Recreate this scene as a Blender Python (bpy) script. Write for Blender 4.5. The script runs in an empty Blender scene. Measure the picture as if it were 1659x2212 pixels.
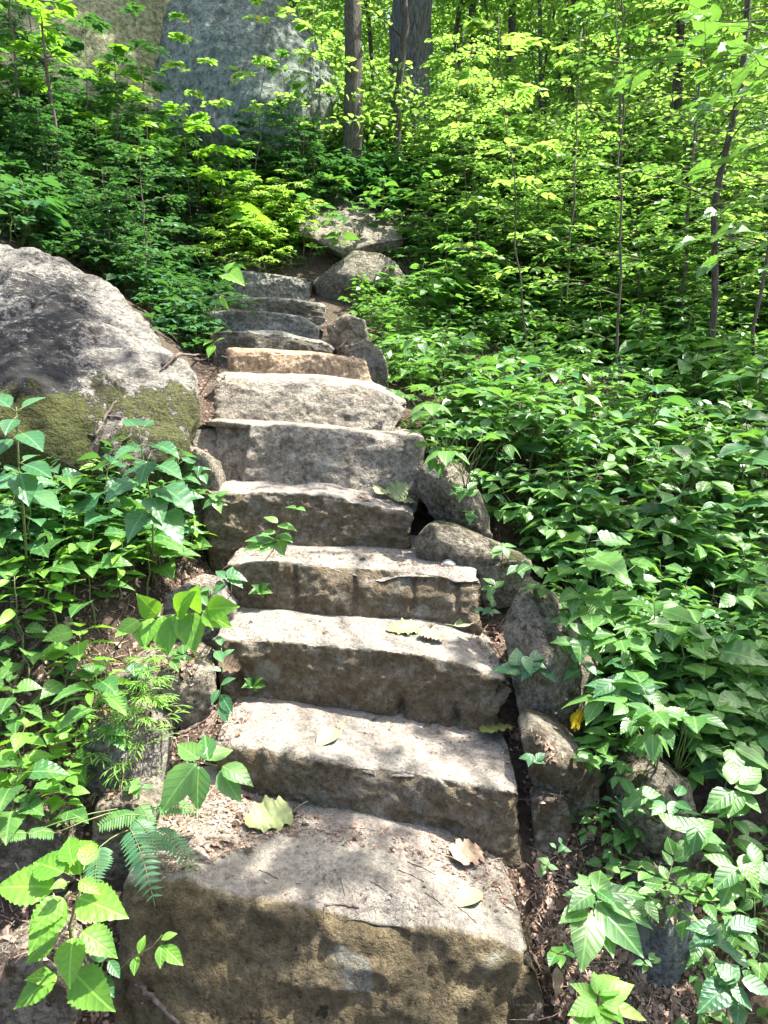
import bpy, bmesh, math, random
import numpy as np
from mathutils import Vector, Matrix
from mathutils.bvhtree import BVHTree

SC = bpy.context.scene
COL = SC.collection
# ------------------------------------------------------------------ camera
CAM_Z = 1.5
PITCH = math.atan((1106 - 850) / 1609)
cam_d = bpy.data.cameras.new('camera')
cam = bpy.data.objects.new('camera', cam_d)
COL.objects.link(cam)
cam.location = (0, 0, CAM_Z)
cam.rotation_euler = (math.pi / 2 - PITCH, 0, 0)
cam_d.sensor_fit = 'VERTICAL'
cam_d.angle = 2 * math.atan(1106 / 1609)
cam_d.clip_start = 0.02
cam_d.clip_end = 600
SC.camera = cam
# ------------------------------------------------------------------ light
SUN_EL, SUN_AZ = math.radians(64), math.radians(70)      # azimuth from +Y towards +X
SUN = Vector((math.sin(SUN_AZ) * math.cos(SUN_EL), math.cos(SUN_AZ) * math.cos(SUN_EL), math.sin(SUN_EL)))
W = bpy.data.worlds.new('World')
SC.world = W
W.use_nodes = True
nt = W.node_tree
bg = nt.nodes['Background']
sky = nt.nodes.new('ShaderNodeTexSky')
sky.sky_type = 'NISHITA'
sky.sun_disc = False
sky.sun_elevation = SUN_EL
sky.sun_rotation = SUN_AZ
sky.air_density = 1.0
sky.dust_density = 4.0
nt.links.new(sky.outputs[0], bg.inputs[0])
bg.inputs[1].default_value = 0.12
sl = bpy.data.lights.new('sun', 'SUN')
sl.energy = 5.0
sl.angle = math.radians(0.5)
sl.color = (1.0, 0.95, 0.86)
so = bpy.data.objects.new('sun', sl)
so.rotation_euler = SUN.to_track_quat('Z', 'Y').to_euler()
so.location = (3, 3, 20)
COL.objects.link(so)
SC.view_settings.view_transform = 'Standard'
SC.view_settings.look = 'None'
SC.view_settings.exposure = 1.82
SC.view_settings.gamma = 1
SC.cycles.max_bounces = 8
SC.cycles.diffuse_bounces = 4
SC.cycles.transmission_bounces = 5
SC.cycles.glossy_bounces = 2
SC.cycles.use_denoising = True

rng = np.random.default_rng(7)
# ------------------------------------------------------------------ helpers
cp, sp = math.cos(PITCH), math.sin(PITCH)


def P(px, py, D):
    """point seen at (px,py) of the 1659x2212 view, at horizontal distance D ahead of the camera"""
    u, v = (px - 829.5) / 1609, (1106 - py) / 1609
    d = np.array([u, cp + v * sp, -sp + v * cp])
    return np.array([0, 0, CAM_Z]) + d * (D / d[1])


def to_px(p):
    q = np.asarray(p, float) - np.array([0, 0, CAM_Z])
    f = q[..., 1] * cp - q[..., 2] * sp
    upc = q[..., 1] * sp + q[..., 2] * cp
    f = np.where(np.abs(f) < 1e-6, 1e-6, f)
    return 829.5 + 1609 * q[..., 0] / f, 1106 - 1609 * upc / f


def _hash(x, y, z, s):
    n = (x * 374761393 + y * 668265263 + z * 1440670441 + s * 974634777) & 0xffffffff
    n = ((n ^ (n >> 13)) * 1274126177) & 0xffffffff
    n = n ^ (n >> 16)
    return (n & 0xffff) / 65535.0


def vnoise(p, s=0):
    i = np.floor(p).astype(np.int64)
    f = p - i
    f = f * f * (3 - 2 * f)
    r = 0
    for dx in (0, 1):
        wx = f[:, 0] if dx else 1 - f[:, 0]
        for dy in (0, 1):
            wy = f[:, 1] if dy else 1 - f[:, 1]
            for dz in (0, 1):
                wz = f[:, 2] if dz else 1 - f[:, 2]
                r = r + wx * wy * wz * _hash(i[:, 0] + dx, i[:, 1] + dy, i[:, 2] + dz, s)
    return r


def fbm(p, freq=1, oct=4, s=0, gain=.5):
    """about -1..1"""
    p = np.asarray(p, float) * freq
    a, t, r = 1, 0, 0
    for k in range(oct):
        r = r + a * (vnoise(p + 17.3 * k, s + k) * 2 - 1)
        t += a
        a *= gain
        p = p * 2.03
    return r / t


def ridge(p, freq=1, oct=3, s=0):
    p = np.asarray(p, float) * freq
    a, t, r = 1, 0, 0
    for k in range(oct):
        r = r + a * (1 - 2 * np.abs(vnoise(p + 9.1 * k, s + k) * 2 - 1))
        t += a
        a *= .5
        p = p * 2.1
    return r / t


def sstep(a, b, x):
    t = np.clip((x - a) / (b - a), 0, 1)
    return t * t * (3 - 2 * t)


def mesh_obj(name, v, f, mat, parent=None, uv=None, attrs=None, smooth=True, quads=False):
    """v (n,3); f (m,3) or (m,4) -> ONE mesh object"""
    me = bpy.data.meshes.new(name)
    v = np.asarray(v, np.float32)
    f = np.asarray(f, np.int32)
    k = f.shape[1]
    me.vertices.add(len(v))
    me.vertices.foreach_set('co', v.ravel())
    me.loops.add(f.size)
    me.loops.foreach_set('vertex_index', f.ravel())
    me.polygons.add(len(f))
    me.polygons.foreach_set('loop_start', np.arange(0, f.size, k, dtype=np.int32))
    me.polygons.foreach_set('use_smooth', np.full(len(f), smooth))
    if uv is not None:
        l = me.uv_layers.new(name='UVMap')
        l.data.foreach_set('uv', np.asarray(uv, np.float32)[f.ravel()].ravel())
    for nme, arr in (attrs or {}).items():
        at = me.attributes.new(nme, 'FLOAT', 'POINT')
        at.data.foreach_set('value', np.asarray(arr, np.float32))
    me.update(calc_edges=True)
    me.validate()
    if mat:
        me.materials.append(mat)
    o = bpy.data.objects.new(name, me)
    COL.objects.link(o)
    if parent:
        o.parent = parent
    return o


def tag(o, label=None, cat=None, group=None, kind=None):
    if label: o['label'] = label
    if cat: o['category'] = cat
    if group: o['group'] = group
    if kind: o['kind'] = kind
    return o


def empty(name, loc=(0, 0, 0)):
    o = bpy.data.objects.new(name, None)
    o.empty_display_size = .05
    o.location = loc
    COL.objects.link(o)
    return o


# ------------------------------------------------------------------ materials
class NT:
    def __init__(s, name):
        s.m = bpy.data.materials.new(name)
        s.m.use_nodes = True
        s.t = s.m.node_tree
        s.b = s.t.nodes['Principled BSDF']
        s.out = s.t.nodes['Material Output']

    def n(s, ty, ins=None, **kw):
        nd = s.t.nodes.new(ty)
        for k, v in kw.items():
            setattr(nd, k, v)
        for k, v in (ins or {}).items():
            if isinstance(v, bpy.types.NodeSocket):
                s.t.links.new(v, nd.inputs[k])
            else:
                nd.inputs[k].default_value = v
        return nd

    def noise(s, vec, scale, detail=6, rough=.6, dist=0):
        return s.n('ShaderNodeTexNoise', {'Vector': vec, 'Scale': scale, 'Detail': detail, 'Roughness': rough, 'Distortion': dist}).outputs[0]

    def math(s, op, a, b=0.0, c=0.0, clamp=False):
        nd = s.n('ShaderNodeMath', {0: a, 1: b, 2: c}, operation=op)
        nd.use_clamp = clamp
        return nd.outputs[0]

    def step(s, x, a, b):
        nd = s.n('ShaderNodeMapRange', {0: x, 1: a, 2: b}, interpolation_type='SMOOTHSTEP')
        return nd.outputs[0]

    def mix(s, f, a, b, mode='MIX'):
        nd = s.n('ShaderNodeMix', data_type='RGBA', blend_type=mode)
        for k, v in ((0, f), (6, a), (7, b)):
            if isinstance(v, bpy.types.NodeSocket):
                s.t.links.new(v, nd.inputs[k])
            else:
                nd.inputs[k].default_value = v if k == 0 else (*v, 1)
        return nd.outputs[2]

    def attr(s, name):
        return s.n('ShaderNodeAttribute', attribute_name=name).outputs['Fac']

    def link(s, a, b):
        s.t.links.new(a, b)


def rock_mat(name, light, mid, dark, face=(.16, .135, .10), moss=(.042, .052, .010), lichen=(.42, .44, .40), bump=1.0,
             grain=1.0, streak=(1, 1, 1), dust=(.46, .42, .37)):
    """attributes on the mesh: moss (green growth), stain (black lichen crust, plus shade painted under ledges), dust (trodden pale dirt), soil (brown film)"""
    t = NT(name)
    co = t.n('ShaderNodeTexCoord').outputs['Object']
    mp = t.n('ShaderNodeMapping', {'Vector': co, 'Scale': streak}).outputs[0]
    n1 = t.noise(mp, 2.2, 8, .62)
    n2 = t.noise(mp, 14 * grain, 8, .7)
    n3 = t.noise(co, 75 * grain, 4, .7)
    n4 = t.noise(mp, 38 * grain, 5, .7)
    c = t.mix(t.step(n1, .34, .66), mid, light)
    c = t.mix(t.math('MULTIPLY', t.step(n2, .49, .64), .62), c, dark)
    c = t.mix(t.math('MULTIPLY', t.step(n4, .52, .62), .42), c, dark)
    c = t.mix(t.math('MULTIPLY', t.step(n4, .46, .36), .5), c, tuple(min(1, x * 1.25) for x in light))
    # mineral speckle
    c = t.mix(t.math('MULTIPLY', t.step(n3, .56, .68), .6), c, tuple(x * .45 for x in mid))
    c = t.mix(t.math('MULTIPLY', t.step(n3, .44, .34), .35), c, tuple(min(1, x * 1.35) for x in light))
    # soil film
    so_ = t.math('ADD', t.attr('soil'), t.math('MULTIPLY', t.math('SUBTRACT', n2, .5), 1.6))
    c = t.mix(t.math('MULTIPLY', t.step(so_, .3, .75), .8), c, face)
    # pale lichen spots
    vo = t.n('ShaderNodeTexVoronoi', {'Vector': t.mix(.06, co, t.n('ShaderNodeTexNoise', {'Vector': co, 'Scale': 9.0, 'Detail': 3.0}).outputs[1]), 'Scale': 7.0})
    lm = t.math('MULTIPLY', t.step(vo.outputs[0], .34, .24), t.step(t.noise(co, 3.1, 3), .5, .62))
    lm = t.math('MULTIPLY', lm, t.step(n4, .36, .5))
    c = t.mix(t.math('MULTIPLY', lm, .55), c, lichen)
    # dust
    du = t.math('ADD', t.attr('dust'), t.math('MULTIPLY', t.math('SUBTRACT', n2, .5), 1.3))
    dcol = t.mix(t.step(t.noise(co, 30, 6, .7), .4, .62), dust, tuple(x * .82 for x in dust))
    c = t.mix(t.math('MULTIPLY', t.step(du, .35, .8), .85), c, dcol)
    # open grain shows through film and dust alike
    gr = t.mix(t.step(n3, .52, .64), (1, 1, 1), (.45, .42, .38))
    c = t.mix(.6, c, gr, 'MULTIPLY')
    gr = t.mix(t.step(n4, .40, .60), (1.25, 1.22, 1.15), (.72, .70, .66))
    c = t.mix(.6, c, gr, 'MULTIPLY')
    # black crust, and the shade painted under ledges
    st = t.math('ADD', t.attr('stain_shade'), t.math('MULTIPLY', t.math('SUBTRACT', t.noise(co, 30, 10, .82), .5), 4.6))
    sm = t.step(st, .44, .56)
    c = t.mix(t.math('MULTIPLY', sm, .92), c, (.016, .017, .018))
    # moss
    ms = t.math('ADD', t.attr('moss'), t.math('MULTIPLY', t.math('SUBTRACT', t.noise(co, 15, 10, .8), .5), 3.6))
    mm = t.step(ms, .45, .62)
    mcol = t.mix(t.step(t.noise(co, 60, 4, .7), .35, .65), moss, (moss[0] * 2.4, moss[1] * 2.1, moss[2] * 1.6))
    c = t.mix(t.math('MULTIPLY', mm, .93), c, mcol)
    t.link(c, t.b.inputs['Base Color'])
    t.b.inputs['Roughness'].default_value = .82
    t.b.inputs['Specular IOR Level'].default_value = .35
    h = t.math('MULTIPLY_ADD', n2, 1.1, t.math('MULTIPLY', n4, .8))
    h = t.math('MULTIPLY_ADD', n3, .34, h)
    h = t.math('MULTIPLY_ADD', mm, t.math('MULTIPLY', t.noise(co, 90, 3), .5), h)
    bm = t.n('ShaderNodeBump', {'Strength': .95 * bump, 'Distance': .03, 'Height': h})
    t.link(bm.outputs[0], t.b.inputs['Normal'])
    return t.m


M = {}
M['step'] = rock_mat('step_stone', (.37, .34, .285), (.26, .232, .185), (.09, .072, .048), face=(.155, .115, .062), bump=1.2, moss=(.07, .075, .02))
M['first_step'] = rock_mat('lowest_step_stone', (.40, .36, .29), (.28, .24, .18), (.10, .075, .045), face=(.16, .122, .055), bump=1.3, moss=(.06, .065, .018))
M['cool_step'] = rock_mat('cool_grey_step_stone', (.30, .30, .26), (.20, .20, .17), (.07, .066, .052), face=(.10, .085, .055), bump=1.0)
M['ochre_step'] = rock_mat('ochre_step_stone', (.44, .34, .23), (.33, .22, .13), (.16, .09, .045), face=(.20, .095, .035), bump=.8)
M['boulder'] = rock_mat('boulder_stone', (.33, .315, .285), (.22, .21, .19), (.075, .070, .062), bump=1.3, streak=(1, .55, 1.4))
M['rock'] = rock_mat('side_rock_stone', (.33, .30, .24), (.20, .18, .14), (.06, .05, .036), face=(.11, .078, .042), bump=1.3)
M['bluerock'] = rock_mat('blue_grey_stone', (.24, .27, .29), (.15, .17, .185), (.05, .055, .06), bump=1.2)
M['cliff'] = rock_mat('cliff_stone', (.23, .285, .235), (.155, .20, .165), (.05, .063, .05), moss=(.06, .085, .02), lichen=(.27, .33, .29), bump=2.0, grain=.35, streak=(1, 1, .6))
M['algae_cliff'] = rock_mat('algae_covered_stone', (.30, .31, .17), (.2, .22, .10), (.07, .085, .03), moss=(.10, .12, .02), lichen=(.33, .35, .22), bump=1.3, grain=.45)


def ground_mat():
    t = NT('forest_soil')
    co = t.n('ShaderNodeTexCoord').outputs['Object']
    n1 = t.noise(co, 3, 6, .6)
    n2 = t.noise(co, 34, 8, .75)
    vo = t.n('ShaderNodeTexVoronoi', {'Vector': co, 'Scale': 42.0}, feature='F1')
    c = t.mix(t.step(n2, .36, .64), (.035, .024, .016), (.13, .088, .06))
    c = t.mix(t.math('MULTIPLY', t.step(n1, .5, .7), .6), c, (.05, .05, .02))
    c = t.mix(t.math('MULTIPLY', t.step(vo.outputs[0], .25, .12), .5), c, (.22, .155, .115))
    t.link(c, t.b.inputs['Base Color'])
    t.b.inputs['Roughness'].default_value = .95
    bm = t.n('ShaderNodeBump', {'Strength': 1.0, 'Distance': .03, 'Height': t.math('MULTIPLY_ADD', vo.outputs[0], -.5, n2)})
    t.link(bm.outputs[0], t.b.inputs['Normal'])
    return t.m


def leaf_mat(name, a, b, trans, tf=.35, rough=.42, veins=True, yellow=None, spec=.5):
    t = NT(name)
    r = t.attr('rnd')
    c = t.mix(r, a, b)
    tc = t.mix(r, trans, tuple(x * .7 for x in trans))
    if yellow:
        ym = t.step(r, .988, .993)
        c = t.mix(ym, c, yellow)
        tc = t.mix(ym, tc, yellow)
    oc = t.n('ShaderNodeTexCoord').outputs['Object']
    mo = t.noise(oc, 26 if veins else 9, 3, .6)
    c = t.mix(t.math('MULTIPLY', t.step(mo, .5, .66), .4), c, (b[0] * 1.5, b[1] * 1.15, b[2] * .8))
    if veins:
        sp = t.noise(oc, 130, 2, .5)
        c = t.mix(t.math('MULTIPLY', t.step(sp, .68, .72), .7), c, (.16, .13, .05))
    nrm = None
    if veins:
        uv = t.n('ShaderNodeTexCoord').outputs['UV']
        s = t.n('ShaderNodeSeparateXYZ', {0: uv})
        ax = t.math('ABSOLUTE', t.math('SUBTRACT', s.outputs[0], .5))
        mid = t.step(ax, .045, .012)
        w = t.math('SINE', t.math('MULTIPLY', t.math('MULTIPLY_ADD', ax, -.75, s.outputs[1]), 34))
        side = t.step(w, .8, 1.0)
        vv = t.math('MAXIMUM', mid, t.math('MULTIPLY', side, .3))
        c = t.mix(t.math('MULTIPLY', vv, .45), c, tuple(min(1, x * 2.3 + .02) for x in b))
        bm = t.n('ShaderNodeBump', {'Strength': .35, 'Distance': .003, 'Height': t.math('MULTIPLY_ADD', vv, -1, t.math('MULTIPLY', w, .25))})
        nrm = bm.outputs[0]
        t.link(nrm, t.b.inputs['Normal'])
    t.link(c, t.b.inputs['Base Color'])
    t.b.inputs['Roughness'].default_value = rough
    t.b.inputs['Specular IOR Level'].default_value = spec
    tr = t.n('ShaderNodeBsdfTranslucent', {'Color': tc})
    if nrm:
        t.link(nrm, tr.inputs['Normal'])
    mx = t.n('ShaderNodeMixShader', {0: tf, 1: t.b.outputs[0], 2: tr.outputs[0]})
    t.link(mx.outputs[0], t.out.inputs[0])
    return t.m


def plain_mat(name, a, b, rough=.8, scale=20, stretch=(1, 1, 1), bump=.5, dist=.01, trans=None):
    t = NT(name)
    co = t.n('ShaderNodeTexCoord').outputs['Object']
    mp = t.n('ShaderNodeMapping', {'Vector': co, 'Scale': stretch}).outputs[0]
    n = t.noise(mp, scale, 7, .7)
    c = t.mix(t.step(n, .36, .64), a, b)
    t.link(c, t.b.inputs['Base Color'])
    t.b.inputs['Roughness'].default_value = rough
    bm = t.n('ShaderNodeBump', {'Strength': bump, 'Distance': dist, 'Height': n})
    t.link(bm.outputs[0], t.b.inputs['Normal'])
    return t.m


M['ground'] = ground_mat()
M['leaf'] = leaf_mat('green_leaf', (.034, .125, .038), (.13, .28, .07), (.22, .48, .06), .36, .34)
M['leaf_cool'] = leaf_mat('blue_green_leaf', (.032, .12, .052), (.09, .22, .09), (.16, .40, .06), .32, .31)
M['leaf_bright'] = leaf_mat('light_green_leaf', (.11, .30, .035), (.17, .38, .05), (.30, .60, .04), .42, .45)
M['leaf_sunny'] = leaf_mat('sun_lightened_leaf', (.20, .40, .05), (.32, .50, .10), (.42, .70, .08), .45, .42, veins=False)  # sun glow put into the colour, lighter than the light green leaf
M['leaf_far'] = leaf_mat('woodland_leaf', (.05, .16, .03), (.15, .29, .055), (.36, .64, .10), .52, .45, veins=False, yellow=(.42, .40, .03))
M['leaf_dark'] = leaf_mat('shade_darkened_leaf', (.028, .11, .05), (.075, .19, .08), (.12, .34, .05), .28, .30, veins=False)  # bank shade put into the colour, darker than the green leaf
M['stem'] = plain_mat('green_stem', (.10, .16, .04), (.20, .22, .09), .6, 30)
M['twig'] = plain_mat('grey_brown_twig', (.07, .05, .04), (.19, .15, .125), .85, 60, bump=.8, dist=.003)
M['bark'] = plain_mat('rough_bark', (.045, .035, .026), (.17, .145, .115), .9, 22, (3.2, 3.2, .55), 1.0, .03)
M['bark_grey'] = plain_mat('grey_furrowed_bark', (.05, .05, .045), (.22, .22, .20), .9, 16, (3.5, 3.5, .4), 1.0, .04)
M['litter'] = None


def litter_mat():
    t = NT('dead_leaf_litter')
    r = t.attr('rnd')
    n = t.n('ShaderNodeValToRGB', {0: r})
    cr = n.color_ramp
    cr.elements[0].position, cr.elements[0].color = 0, (.06, .035, .022, 1)
    cr.elements[1].position, cr.elements[1].color = 1, (.44, .35, .27, 1)
    for p, c in ((.3, (.14, .085, .055, 1)), (.6, (.26, .17, .12, 1)), (.85, (.34, .24, .18, 1))):
        e = cr.elements.new(p)
        e.color = c
    t.link(n.outputs[0], t.b.inputs['Base Color'])
    t.b.inputs['Roughness'].default_value = .8
    return t.m


M['litter'] = litter_mat()
M['fallen'] = plain_mat('pale_fallen_leaf', (.19, .24, .085), (.30, .34, .14), .6, 40, bump=.6, dist=.003)
M['fallen_green'] = plain_mat('olive_fallen_leaf', (.16, .19, .04), (.26, .28, .08), .6, 40, bump=.6, dist=.003)
M['fallen_yellow'] = plain_mat('yellow_fallen_leaf', (.62, .42, .015), (.75, .55, .03), .6, 40, bump=.5, dist=.003)
M['fallen_brown'] = plain_mat('brown_curled_leaf', (.20, .13, .08), (.36, .26, .18), .75, 40, bump=.8, dist=.004)
M['pebble'] = plain_mat('pale_pebble', (.42, .40, .36), (.58, .55, .5), .8, 40)

# ------------------------------------------------------------------ terrain
_by = [-3, 0, 1.0, 1.45, 1.9, 2.2, 2.6, 3.0, 3.4, 3.9, 4.6, 5.3, 6.2, 7.1, 8.0, 8.8, 10, 12, 16, 25, 60, 140]
_bz = [-1.98, -1.92, -1.88, -1.80, -1.45, -1.27, -1.10, -.92, -.76, -.42, -.10, .12, .38, .66, 1.0, 1.75, 2.75, 3.5, 4.4, 5.6, 11, 24]
_cy = [0, 1.8, 2.3, 2.8, 3.2, 3.6, 4.0, 4.9, 6.3, 7.9, 10, 14, 60]
_cx = [-.1, -.08, -.05, -.06, -.1, -.25, -.33, -.55, -.95, -1.25, -1.4, -1.0, 0]


def terrain(x, y):
    x, y = np.asarray(x, float), np.asarray(y, float)
    b = np.interp(y, _by, _bz)
    cx = np.interp(y, _cy, _cx)
    d = x - cx
    dr = np.maximum(d - .62, 0)
    dl = np.maximum(-d - .62, 0)
    sr = np.interp(y, [0, 2.0, 2.8, 4, 8, 14, 40], [-.02, -.04, -.14, -.19, -.17, -.12, -.03])
    sl = np.interp(y, [0, 3.0, 4.2, 5.5, 8, 12, 40], [-.02, .02, .25, .62, .72, .35, .1])
    drc = 14 * (1 - np.exp(-dr / 14))
    dlc = 7 * (1 - np.exp(-dl / 7))
    z = b + sr * drc + sl * dlc + CAM_Z
    p = np.stack([x.ravel(), y.ravel(), 0 * x.ravel()], 1)
    n = (fbm(p, .5, 3, 3) * .28 * np.clip((np.ravel(y) - 3) / 6, 0, 1.5) + fbm(p, 3.2, 4, 5) * .035
         * (1 + 1.2 * sstep(.5, 1.2, np.abs(np.ravel(d)))))
    z = z + .34 * sstep(-.72, -1.15, x) * sstep(1.9, 2.8, y) * sstep(4.5, 3.6, y)
    z = z - .30 * np.exp(-((x + .1) / .52) ** 6) * sstep(1.98, 1.7, y)
    near = np.exp(-(np.ravel(d) / .8) ** 2) * sstep(10, 8, np.ravel(y))
    return z + (n * (1 - .7 * near)).reshape(x.shape)


def build_terrain():
    def axis(lo, hi, c, n, k):
        t = np.linspace(-1, 1, n)
        a = np.sign(t) * (np.exp(np.abs(t) * k) - 1) / (math.exp(k) - 1)
        return np.where(a < 0, c + a * (c - lo), c + a * (hi - c))
    xs = axis(-120, 120, 0, 281, 6.2)
    ys = np.concatenate([np.linspace(-4, .9, 20), np.linspace(1, 9, 230), 9 + (np.exp(np.linspace(0.02, 1, 110) * 4.5) - 1) / (math.exp(4.5) - 1) * 140])
    X, Y = np.meshgrid(xs, ys)
    Z = terrain(X, Y)
    v = np.stack([X.ravel(), Y.ravel(), Z.ravel()], 1)
    nx, ny = len(xs), len(ys)
    i = np.arange(nx * ny).reshape(ny, nx)
    f = np.stack([i[:-1, :-1], i[:-1, 1:], i[1:, 1:], i[1:, :-1]], -1).reshape(-1, 4)
    o = mesh_obj('ground', v, f, M['ground'])
    tag(o, kind='structure')
    return v, f


TV, TF = build_terrain()
SOLID = [(TV, TF)]


# ------------------------------------------------------------------ stones
def vnormals(v, f):
    a = v[f[:, 1]] - v[f[:, 0]]
    b = v[f[:, 2]] - v[f[:, 0]]
    if f.shape[1] == 4:
        a = v[f[:, 2]] - v[f[:, 0]]
        b = v[f[:, 3]] - v[f[:, 1]]
    n = np.cross(a, b)
    vn = np.zeros_like(v)
    for k in range(f.shape[1]):
        np.add.at(vn, f[:, k], n)
    return vn / (np.linalg.norm(vn, axis=1, keepdims=True) + 1e-12)


STEPZ = {}


def slab(k, top, bot, Dl, Dr, depth, slant=.03, mat='step', label='', rough=.013, r=.018, slantr=None, seed=0, face=1.0,
         dust=1.0, moss=0.0, below=.10, post=None, tilt=0.02, grainy=.010):
    """a hewn step: top = its front upper edge, bot = the foot of its face, in view pixels; D* = distance of the face's foot"""
    top, bot = np.array(top, float), np.array(bot, float)
    nu = 170
    s = np.linspace(0, 1, nu)
    pxt = top[0, 0] + s * (top[-1, 0] - top[0, 0])
    pxb = bot[0, 0] + s * (bot[-1, 0] - bot[0, 0])
    pyt = np.interp(pxt, top[:, 0], top[:, 1])
    pyb = np.interp(pxb, bot[:, 0], bot[:, 1])
    D = Dl + (Dr - Dl) * s
    sl_ = slant + ((slantr if slantr is not None else slant) - slant) * s
    A = np.array([P(a, b, d) for a, b, d in zip(pxb, pyb, D)])
    B = np.array([P(a, b, d) for a, b, d in zip(pxt, pyt, D + sl_)])
    B2 = B + np.array([0, depth, tilt])
    A0 = A + (A - B) * 0
    A0[:, 2] -= below
    A2 = A0 + np.array([0, depth, 0])
    A2[:, 1] = B2[:, 1]
    rows = []
    nf, na, ntp = 46, 9, 44
    up = B - A
    L = np.linalg.norm(up, axis=1, keepdims=True)
    up = up / L
    rr = np.minimum(r, L * .3)
    bk = np.tile(np.array([0, 1, tilt / depth]), (nu, 1))
    for t in np.linspace(0, 1, nf):
        q = A0 + (B - up * rr - A0) * t
        rows.append((q, 1.0, t))
    for t in np.linspace(0, 1, na)[1:-1]:
        q0, q1, q2 = B - up * rr, B, B + bk * rr
        rows.append(((1 - t) ** 2 * q0 + 2 * t * (1 - t) * q1 + t * t * q2, 1 - t, 1.0))
    for t in np.linspace(0, 1, ntp) ** 1.25:
        rows.append((B + bk * rr + (B2 - B - bk * rr) * t, 0.0, 1 - t))
    for t in (.33, .66, 1):
        rows.append((B2 + (A2 - B2) * t, 0.0, 0))
    R = np.stack([q for q, _, _ in rows], 0)          # rows, nu, 3
    nr = len(rows)
    fa = np.repeat(np.array([w for _, w, _ in rows])[:, None], nu, 1)
    ft = np.repeat(np.array([w for _, _, w in rows])[:, None], nu, 1)
    # rounded ends
    cen = R.mean(0, keepdims=True)
    ends = np.minimum(s, 1 - s) * np.linalg.norm(B[-1] - B[0])
    e = np.clip(ends / .05, 0, 1)
    sc_ = .80 + .20 * np.sqrt(1 - (1 - e) ** 2)
    R = cen + (R - cen) * sc_[None, :, None]
    v = R.reshape(-1, 3)
    i = np.arange(nr * nu).reshape(nr, nu)
    f = np.stack([i[:-1, :-1], i[:-1, 1:], i[1:, 1:], i[1:, :-1]], -1).reshape(-1, 4)
    g = np.stack([i[-1, :-1], i[-1, 1:], i[0, 1:], i[0, :-1]], -1)
    f = np.concatenate([f, g])
    # end caps (fans of quads across the profile)
    caps = []
    for col, fl in ((0, 0), (nu - 1, 1)):
        ring = i[:, col]
        m = nr // 2
        for q in range(m - 1):
            qd = [ring[q], ring[q + 1], ring[nr - 2 - q], ring[nr - 1 - q]]
            caps.append(qd if fl else qd[::-1])
    f = np.concatenate([f, np.array(caps)])
    n = vnormals(v, f)
    fa_, ft_ = fa.ravel(), ft.ravel()
    w = .32 + .68 * np.clip(fa_ * 1.4, 0, 1)
    off = fbm(v, 2.6, 3, 40 + seed) * rough * 2.2
    off += fbm(v * np.array([1, 1, 1.6]), 9, 4, 60 + seed) * rough * 1.7 * w
    off += np.clip(ridge(v * np.array([.7, 1, 1.5]), 7, 3, 80 + seed), -.5, 1) * rough * 1.2 * w
    off += fbm(v, 38, 3, 90 + seed) * rough * .6 * w
    if post is not None:
        off += post(v, fa_, ft_, np.tile(s, nr))
    vb = np.tile(B, (nr, 1))
    de = np.linalg.norm((v - vb)[:, 1:], axis=1)
    ew = np.exp(-(de / .035) ** 2)
    off -= ew * np.clip(fbm(v * [1, .3, .3], 11, 3, 20 + seed) + .05, 0, 1) * .055
    off -= np.exp(-(de / .07) ** 2) * np.clip(fbm(v * [1, .2, .2], 3.5, 2, 30 + seed) - .12, 0, 1) * .11
    q = (v @ np.array([.32, .2, 1.0])) * 15 + 2.2 * fbm(v, 3, 3, 25 + seed)
    saw = q - np.floor(q)
    off += grainy * fa_ * (saw * sstep(1, .9, saw) - .4) * sstep(-.1, .3, fbm(v, 4, 2, 26 + seed))
    v = v + n * off[:, None]
    nz = n[:, 2]
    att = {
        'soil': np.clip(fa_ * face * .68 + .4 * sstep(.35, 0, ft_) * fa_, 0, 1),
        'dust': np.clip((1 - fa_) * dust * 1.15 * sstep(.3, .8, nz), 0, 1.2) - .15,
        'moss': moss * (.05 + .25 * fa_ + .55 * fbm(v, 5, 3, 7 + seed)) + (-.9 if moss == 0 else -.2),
        'stain_shade': np.full(len(v), -1.0) + .6 * fa_ * min(face, 1),
    }
    o = mesh_obj('stone_step', v, f, M[mat], attrs=att)
    tag(o, label, 'stone step', 'stone steps climbing the hillside')
    SOLID.append((v, f))
    return o


def scoop(v, fa, ft, s):
    # a shallow hollow curving across the lowest face, with a ledge
    c = .30 + .55 * (2 * (s - .42)) ** 2
    return -.022 * fa * np.exp(-((ft - c + .1) / .16) ** 2) + .01 * fa * np.exp(-((ft - c - .16) / .07) ** 2)


def drills(v, fa, ft, s):
    o = 0 * s
    for c in (.27, .50, .735, .91):
        o = o - .018 * fa * np.exp(-((s - c) / .010) ** 2) * sstep(.35, .7, ft)
    return o


def holes(v, fa, ft, s):
    o = 0 * s
    for c, h in ((.655, .42), (.85, .38), (.07, .5)):
        o = o - .05 * fa * np.exp(-((s - c) / .016) ** 2 - ((ft - h) / .13) ** 2)
    return o


def split6(v, fa, ft, s):
    return -.05 * fa * sstep(.17 + .05 * ft, .12 + .05 * ft, s) - .015 * fa * np.exp(-((s - .15 - .05 * ft) / .012) ** 2)


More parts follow.
